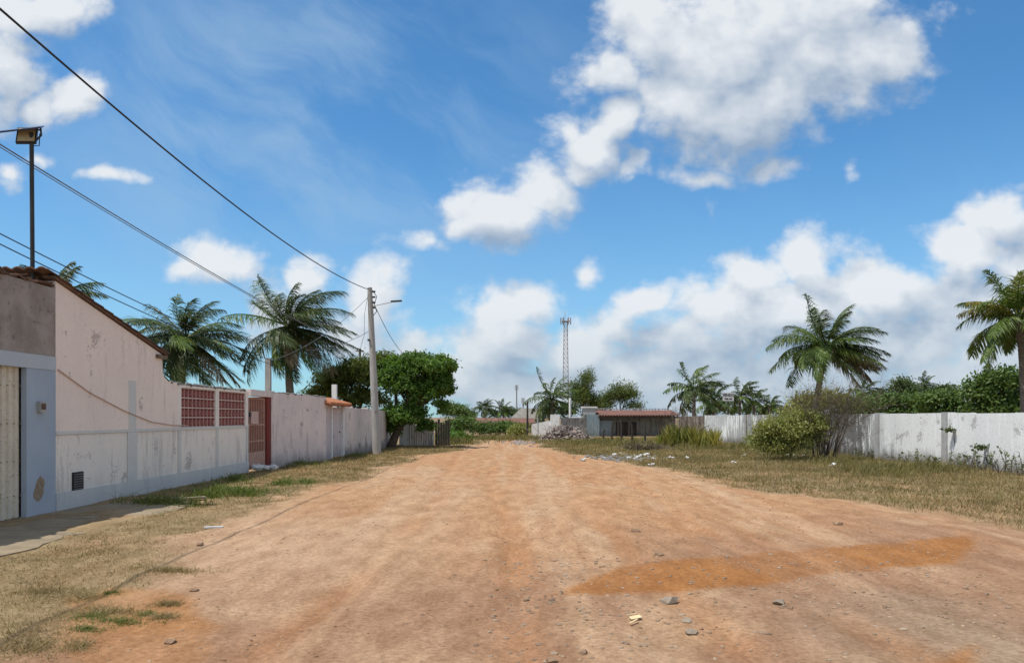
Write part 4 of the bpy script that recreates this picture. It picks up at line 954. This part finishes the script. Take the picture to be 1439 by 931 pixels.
# for-sale board
sd = 56.0; c = at(1023.5, 557, sd)
sg = thing('sign', 'white for sale board reading VENDO on a post above the wall', 'sign', (c[0], sd, 0))
w_, h_ = 15.5 / 2 / FOC * sd, 12 / 2 / FOC * sd
MB().box((c[0] - w_, sd, c[2] - h_), (c[0] + w_, sd + .03, c[2] + h_)).build('board', M['signwhite'], sg)
MB().tube([(c[0], sd + .06, 0), (c[0], sd + .06, c[2])], .04, 6).build('post', M['darkwood'], sg)
def text(s, cx, cz, size, y, parent, mat, wx=1.0, ang=0):
    cu = bpy.data.curves.new('lettering', 'FONT'); cu.body = s; cu.size = size; cu.align_x = 'CENTER'; cu.align_y = 'CENTER'; cu.extrude = .004; cu.offset = size * .025
    tmp = bpy.data.objects.new('lettering', cu); COL.objects.link(tmp)
    dg = bpy.context.evaluated_depsgraph_get(); me = bpy.data.meshes.new_from_object(tmp.evaluated_get(dg)); bpy.data.objects.remove(tmp)
    me.name = 'lettering'
    if not me.materials: me.materials.append(mat)
    else: me.materials[0] = mat
    o = bpy.data.objects.new('lettering', me); COL.objects.link(o); o.parent = parent
    o.location = (cx - parent.location[0], y - parent.location[1], cz - parent.location[2]); o.rotation_euler = (R(90), 0, ang); o.scale = (wx, 1, 1)
    return o
text('VENDO', c[0], c[2] + h_ * .36, .27, sd - .006, sg, M['signink'], .95)
text('9988-1420', c[0], c[2] - h_ * .52, .17, sd - .006, sg, M['signink'], .75)
# old fence posts and rails
rng = np.random.default_rng(19)
for k, px in enumerate((848, 860, 873, 888, 906, 926)):
    fd = 52 - k * .7; p = at(px, 0, fd); h = rng.uniform(1.1, 1.6) if k else .8
    tag(MB().tube([(p[0], fd, -.1), (p[0] + rng.normal() * .04, fd, h * .6), (p[0] + rng.normal() * .07, fd, h)], (.075, .07, .06), 7).build('fence_post', M['darkwood']), 'dark wooden stake in the row in front of the tiled shed', 'fence post', 'wooden stakes before the shed')

# ------------------------------------------------------------------ rubble, litter, stones
rng = np.random.default_rng(23); mb = MB(); rc = at(795, 0, 55)
for k in range(620):
    u = rng.normal(size=2) * np.array((.85, .6)); hh = max(0, 1.0 - (u[0] / 1.7) ** 2 - (u[1] / 1.5) ** 2) * .95
    z = hh * rng.uniform(.35, 1.0)
    mb.obox((rc[0] + u[0] * 1.05, 55 + u[1], z), (rng.normal(size=3) + np.array((1.2, 0, 0)), rng.normal(size=3), rng.normal(size=3)), (rng.uniform(.06, .22), rng.uniform(.04, .11), rng.uniform(.02, .06)))
for k in range(60):
    u = rng.normal(size=2) * .8; mb.tube([(rc[0] + u[0], 55 + u[1], .4), (rc[0] + u[0] + rng.normal() * .5, 55 + u[1], .75 + rng.random() * .35)], .015, 4)
kind(mb.build('rubble_heap', M['rubble']), 'stuff', 'heap of broken tiles, bricks and debris by the broken white wall', 'rubble')
mb = MB()
for k in range(80):
    x, y = gp(rng.normal(735, 14), rng.normal(622, 1.6)); mb.rock((x, y, gz(x, y) + .01), rng.uniform(.04, .13), rng)
kind(mb.build('rubble_heap', M['rubble']), 'stuff', 'low scatter of grey rubble at the road end', 'rubble')
mb = MB()
for k in range(130):
    x, y = gp(rng.normal(872, 26), rng.normal(643.5, 2.0)); mb.rock((x, y, gz(x, y) + .015), rng.uniform(.03, .12), rng, (1.2, 1, .6))
kind(mb.build('rubbish_heap', M['greylitter']), 'stuff', 'heap of grey rubbish dumped in the right verge grass', 'rubbish')
spots = [(884, 645), (890, 642), (897, 644), (903, 641), (908, 639), (913, 643), (893, 647), (864, 640), (873, 639), (852, 645), (822, 647), (918, 646), (901, 646), (944, 645), (968, 645), (1045, 640), (915, 655), (1110, 641), (1118, 640), (1127, 642), (1158, 646), (1170, 655), (1030, 652)]
pr = None
for k, (px, py) in enumerate(spots):
    x, y = gp(px, py); m_ = MB()
    r0 = rng.uniform(.045, .10)
    for q in range(3): m_.rock((x + rng.normal() * .06, y + rng.normal() * .05, gz(x, y) + .05 + q * .02), r0 * rng.uniform(.5, 1), rng, (1.3, 1, .6))
    tag(m_.build('litter_bag', M['litter']), 'crumpled white plastic scrap thrown in the right verge grass', 'litter', 'white litter on the right verge')
x, y = gp(378, 661); m_ = MB()
for q in range(9): m_.rock((x + rng.normal() * .2, y + rng.normal() * .12, .08 + rng.random() * .05), rng.uniform(.08, .15), rng, (1.3, 1, .7))
tag(m_.build('litter_bag', M['litter']), 'white plastic sacks lying at the foot of the pink gate', 'litter')
x, y = gp(300, 739); tag(MB().obox((x, y, gz(x, y) + .015), ((1, .25, 0), (-.25, 1, 0), (0, 0, 1)), (.13, .035, .012)).build('litter_strip', M['litter']), 'flat white strip of litter on the left grass edge', 'litter')
x, y = gp(262, 702); tag(MB().obox((x, y, .03), ((1, .8, 0), (-.8, 1, 0), (0, 0, 1)), (.35, .08, .02)).build('concrete_slab', M['greystone']), 'pale broken slab end lying in the weeds beside the sidewalk', 'slab')
for px, py, r_, mt, lab in [(281, 765, .055, 'stone', 'brown clod on the sand left of the wheel track'), (273, 828, .045, 'stone', 'brown clod beside the round tan patch of painted reflections'), (238, 897, .045, 'stone', 'dark clod in the round tan patch of painted reflections'),
                            (1095, 846, .055, 'greystone', 'pale grey stone just below the orange streak of painted reflections'), (1110, 852, .028, 'stone', 'little dark stone next to the pale grey one'), (965, 870, .045, 'greystone', 'grey stone on the gravelly ground right of centre'),
                            (740, 838, .04, 'stone', 'largest loose stone in the middle of the dirt road'), (893, 745, .07, 'stone', 'long brown clod lying on the road right of centre'), (925, 778, .06, 'stone', 'flat brown clod just above the orange streak of painted reflections'), (1178, 736, .06, 'stone', 'dark clod near the right verge'),
                            (940, 842, .08, 'greystone', 'flat grey stone half buried under the orange streak of painted reflections'), (972, 885, .05, 'greystone', 'grey rock in the right foreground gravel'), (820, 914, .035, 'stone', 'small dark stone low in the middle foreground'), (775, 926, .04, 'stone', 'dark stone at the bottom edge of the view')]:
    x, y = gp(px, py); tag(MB().rock((x, y, gz(x, y) + r_ * .2), r_, rng, (1.25, 1, .6)).build('stone', M[mt]), lab, 'stone')
x, y = gp(893, 868); m_ = MB()
m_.obox((x, y, gz(x, y) + .02), ((1, .2, .15), (-.2, 1, .1), (0, 0, 1)), (.045, .03, .002)).obox((x - .03, y - .1, gz(x, y) + .015), ((1, .9, .2), (-.9, 1, 0), (0, 0, 1)), (.05, .008, .002)).obox((x - .02, y + .06, gz(x, y) + .03), ((1, -.7, .3), (.7, 1, 0), (0, 0, 1)), (.045, .01, .002))
tag(m_.build('litter_card', M['paper']), 'torn yellowish scrap of card on the foreground gravel', 'litter')
# loose gravel
def gravel(n, fx, rlo, rhi, seed, mat, name, lab):
    rng = np.random.default_rng(seed); P = fx(rng, n); P = P[(P[:, 1] > 2.6)]
    z = H(P[:, 0], P[:, 1]); n = len(P); s = rng.uniform(rlo, rhi, n) * (1 + P[:, 1] * .03)
    Vb = ICO[None] * (1 + rng.uniform(-.3, .3, (n, 12, 1))) * s[:, None, None] * np.stack([rng.uniform(.8, 1.5, n), rng.uniform(.8, 1.3, n), rng.uniform(.4, .7, n)], 1)[:, None]
    V = Vb + np.stack([P[:, 0], P[:, 1], z + s * .1], 1)[:, None]
    F = ICOF[None] + (np.arange(n) * 12)[:, None, None]
    return kind(MB().add(V.reshape(-1, 3), F.reshape(-1, 3)).build(name, mat), 'stuff', lab, 'gravel')
def fx_road(rng, n):
    y = 3 + 22 * rng.random(n) ** 1.8; x = rng.uniform(-6, 7, n) * (.55 + y * .03)
    keep = fbm(x * .8, y * .8, 5, 3) + .25 * sstep(-.5, 3, x) > .55
    return np.stack([x, y], 1)[keep]
def leafgravel(name, cols): return leafmat(name, cols, 0, .95)
gravel(5500, fx_road, .004, .013, 31, leafgravel('pebble_mix', [(.15, .085, .05), (.25, .155, .095), (.33, .22, .145), (.42, .31, .22)]), 'gravel', 'fine loose pebbles scattered over the dirt road')
def fx_mid(rng, n):
    y = rng.uniform(3.2, 9, n); x = rng.normal(.25 + (y - 6) * .05, .32, n); x2 = rng.uniform(.5, 4.5, n)
    return np.stack([np.where(rng.random(n) < .35, x, x2), y], 1)
gravel(800, fx_mid, .006, .019, 32, leafgravel('stone_mix', [(.13, .085, .055), (.21, .145, .10), (.29, .215, .155), (.38, .30, .23)]), 'gravel', 'coarser stones along the middle and right of the near road')

rng = np.random.default_rng(29); x0, y0 = gp(905, 632); mb = MB()
for k in range(120):
    p = np.array((x0 + rng.normal() * .55, y0 + rng.normal() * .4, rng.random() * .22)); d = nrm(rng.normal(size=3) * np.array((1, 1, .35))) * rng.uniform(.25, .8)
    mb.tube([p - d * .5, p + rng.normal(size=3) * .05, p + d * .5 + np.array((0, 0, .1))], .012, 4)
V, F = leaves(rng, [(x0, y0, .08, .8, .5, .22)], 900, .12, .4, 8, .1, .2)
hb = tag(mb.build('brush_heap', M['twig']), 'low heap of dead brown cut branches in the verge behind the rubbish', 'brushwood')
MB().add(V, F).build('dry_leaves', M['drybush'], hb)

# ------------------------------------------------------------------ grass
def grass(name, label, P, per, hlo, hhi, w, mat, seed, spread=.06, lean=.55, follow=True):
    rng = np.random.default_rng(seed); n = len(P) * per
    b = np.repeat(P, per, 0) + rng.normal(size=(n, 2)) * spread * (1 + np.repeat(P[:, 1], per)[:, None] * .025)
    ds = 1 + b[:, 1] * .035
    z = H(b[:, 0], b[:, 1]) - .01
    hs = np.repeat(np.minimum(rng.lognormal(-.08, .42, len(P)), 2.6), per); h = rng.uniform(hlo, hhi, n) * hs
    a = rng.uniform(0, 6.28, n); wv = np.stack([np.cos(a), np.sin(a), 0 * a], 1) * (w * ds)[:, None] * .5
    B = np.column_stack([b, z]); ln = np.column_stack([rng.normal(size=(n, 2)) * lean + np.array((.15, 0)), np.ones(n)]) * h[:, None]
    md = B + ln * np.array((.4, .4, .62)); tip = B + ln
    V = np.stack([B - wv, B + wv, md + wv * .7, md - wv * .7, tip], 1).reshape(-1, 3); k = np.arange(n)[:, None] * 5
    o = MB().add(V, [k + np.array([0, 1, 2, 3]), k + np.array([3, 2, 4])]).build(name, mat)
    return kind(o, 'stuff', label, 'grass')
def area(rng, n, x0, x1, y0, y1, thr=.45, sc=.9, seed=5, ypow=1.0):
    x = rng.uniform(x0, x1, n); y = y0 + (y1 - y0) * rng.random(n) ** ypow
    g = edges(x, y) * (.55 + .9 * (fbm(x * sc, y * sc, seed, 4) - .25))
    g = g * (.72 + .56 * fbm(x * 2.6, y * 2.6, seed + 40, 3))
    k = g > thr + rng.uniform(-.1, .1, n)
    on_walk = (x < -6.15 + .5 * fbm(x * 2, y * 2, 71, 2)) & (y < 15.4) | (x < XW + .12)
    k &= ~on_walk & (x < rx(y) - .1)
    P = np.stack([x, y], 1)[k]
    return P[polydist(P, REFLECT3) < .02 + .15 * rng.random(len(P))]
rng = np.random.default_rng(50)
grass('dry_grass', 'short dry straw grass covering the left verge', area(rng, 16000, -7.7, -2.6, 4.0, 22, .40, ypow=1.3), 10, .010, .042, .0042, M['straw'], 51, .06, 1.2)
grass('dry_grass', 'straw coloured grass further along the left wall', area(rng, 5000, -7.7, -2.4, 20, 44, .38), 9, .02, .08, .008, M['straw'], 52, .07, .8)
grass('dry_grass', 'dry straw grass spreading over the right verge', area(rng, 34000, 1.2, 15, 9, 58, .47), 9, .02, .085, .007, M['straw'], 53, .08, .8)
grass('grass', 'half green grass mixed into the right verge', area(rng, 12000, 1.2, 15, 13, 60, .62, .55, 8), 9, .03, .12, .008, M['olive'], 54, .09, .7)
grass('grass', 'half green grass patches on the left verge', area(rng, 3200, -7.7, -3.4, 9, 40, .60, .6, 14), 8, .015, .06, .006, M['olive'], 55, .06, .8)
def spot(lst, seed, n):
    rng = np.random.default_rng(seed); o = []
    for px, py, rx_, ry_ in lst:
        for k in range(int(n * max(.2, rx_ / 60))):
            a = rng.uniform(0, 6.28); r = min(1.6, abs(rng.normal()) * .6); o.append(gp(px + rx_ * r * math.cos(a), max(606, py + ry_ * r * math.sin(a))))
    return np.array(o)
grass('green_weeds', 'green weeds in the shade along the left wall foot', spot([(310, 690, 50, 6), (340, 694, 40, 5), (290, 697, 25, 4), (400, 680, 20, 4), (430, 676, 12, 3), (230, 706, 60, 4), (330, 673, 24, 4), (420, 652, 40, 3), (500, 640, 20, 2)], 61, 260), 7, .04, .15, .010, M['green'], 56, .05, .8)
grass('green_weeds', 'green tufts beside the round tan patch in the near left corner', spot([(120, 878, 32, 5), (170, 868, 45, 6), (205, 858, 22, 4), (155, 828, 20, 3), (130, 862, 40, 8)], 62, 260), 6, .008, .032, .0045, M['green'], 57, .02, 1.1)
grass('dry_grass', 'brown dry tufts around the green ones in the near left corner', spot([(150, 855, 55, 9), (120, 832, 25, 6), (110, 900, 22, 10), (230, 862, 22, 4), (240, 800, 60, 4), (235, 845, 20, 3), (50, 900, 50, 25), (60, 830, 60, 20)], 63, 420), 7, .01, .04, .004, M['straw'], 58, .03, .9)
grass('green_weeds', 'green growth along the foot of the right wall', spot([(1250, 662, 70, 7), (1120, 640, 60, 7), (1300, 660, 60, 5), (1180, 650, 40, 5), (1400, 655, 60, 6), (900, 625, 70, 4), (840, 622, 60, 4), (1040, 630, 60, 4), (960, 628, 40, 5)], 64, 520), 7, .05, .24, .011, M['olive'], 59, .08, .6)
grass('green_weeds', 'green growth at the far end of the dirt road', spot([(640, 622, 30, 2), (690, 616, 50, 3), (740, 616, 40, 3), (630, 618, 20, 3)], 65, 420), 7, .08, .3, .014, M['olive'], 60, .12, .6)
# taller seed stalks
rng = np.random.default_rng(81)
P = np.array([gp(rng.uniform(800, 1439), rng.uniform(636, 690)) for k in range(420)]); P = P[edges(P[:, 0], P[:, 1]) > .75]
grass('seed_stalks', 'scattered thin dry seed stalks standing in the right verge', P, 3, .12, .4, .006, M['palmdry'], 82, .05, .3)

# leafy weeds against the white wall
def weed(label, x, y, h, seed, group='leafy weeds along the white wall', leafs=26, size=.1):
    rng = np.random.default_rng(seed); rt = thing('weed_plant', label, 'plant', (x, y, 0), group); mb = MB(); L = []
    for k in range(4):
        tip = np.array((x + rng.normal() * .18, y + rng.normal() * .12, h * rng.uniform(.6, 1))); mb.tube([(x, y, -.05), ((x + tip[0]) / 2 + rng.normal() * .04, (y + tip[1]) / 2, tip[2] * .5), tip], (.012, .009, .005), 4)
        for q in range(leafs // 4): t = rng.uniform(.25, 1); L.append((x + (tip[0] - x) * t, y + (tip[1] - y) * t, tip[2] * t))
    mb.build('stem', M['twig'], rt); L = np.array(L); m = len(L)
    d = nrm(rng.normal(size=(m, 3)) * np.array((1, 1, .5))); nn = nrm(rng.normal(size=(m, 3)) * .5 + np.array((0, -.3, 1))); W = nrm(np.cross(d, nn)); s = size * rng.uniform(.5, 1.3, m)[:, None]
    V = np.stack([L, L + d * s * .5 + W * s * .35, L + d * s, L + d * s * .5 - W * s * .35], 1).reshape(-1, 3)
    MB().add(V, np.arange(m * 4).reshape(-1, 4)).build('leaves', M['weed'], rt)
for k, px in enumerate((1352, 1362, 1371, 1384, 1396, 1404, 1412, 1421, 1430, 1437, 1262, 1275, 1290, 1306, 1318, 1226, 1215, 1205, 1345)):
    y = 15.36 / ((px - VX) / FOC + .04) - .55 - (k % 3) * .25; x = (px - VX) / FOC * y
    weed('leafy upright weed growing along the foot of the whitewashed wall', x, y, (.75 if px > 1340 else .5) * (.7 + .5 * ((k * 7) % 5) / 5), 500 + k)
for k, (px, pz, lab) in enumerate([(1330, 604, 'dark leaved stalk leaning over the wall beside a grey pillar'), (1373, 628, 'shorter dark leaved stalk right of the leaning one')]):
    y = 15.36 / ((px - VX) / FOC + .04) - .75; b0 = at(px + 18, 0, y); b0[2] = -.05; tp = at(px, pz, y)
    rt = thing('weed_stalk', lab, 'plant', (b0[0], y, 0)); MB().tube([b0, (b0 + tp) / 2 + np.array((.08, 0, .05)), tp + np.array((.2, 0, .03)), tp - np.array((.15, 0, 0))], (.016, .013, .009, .005), 5).build('stem', M['bark'], rt)
    rng = np.random.default_rng(540 + k); V, F = leaves(rng, [(tp[0] + .05, y, tp[2], .28, .12, .05)], 60, .11, .6, 6, .05, .2); MB().add(V, F).build('leaves', M['weed'], rt)
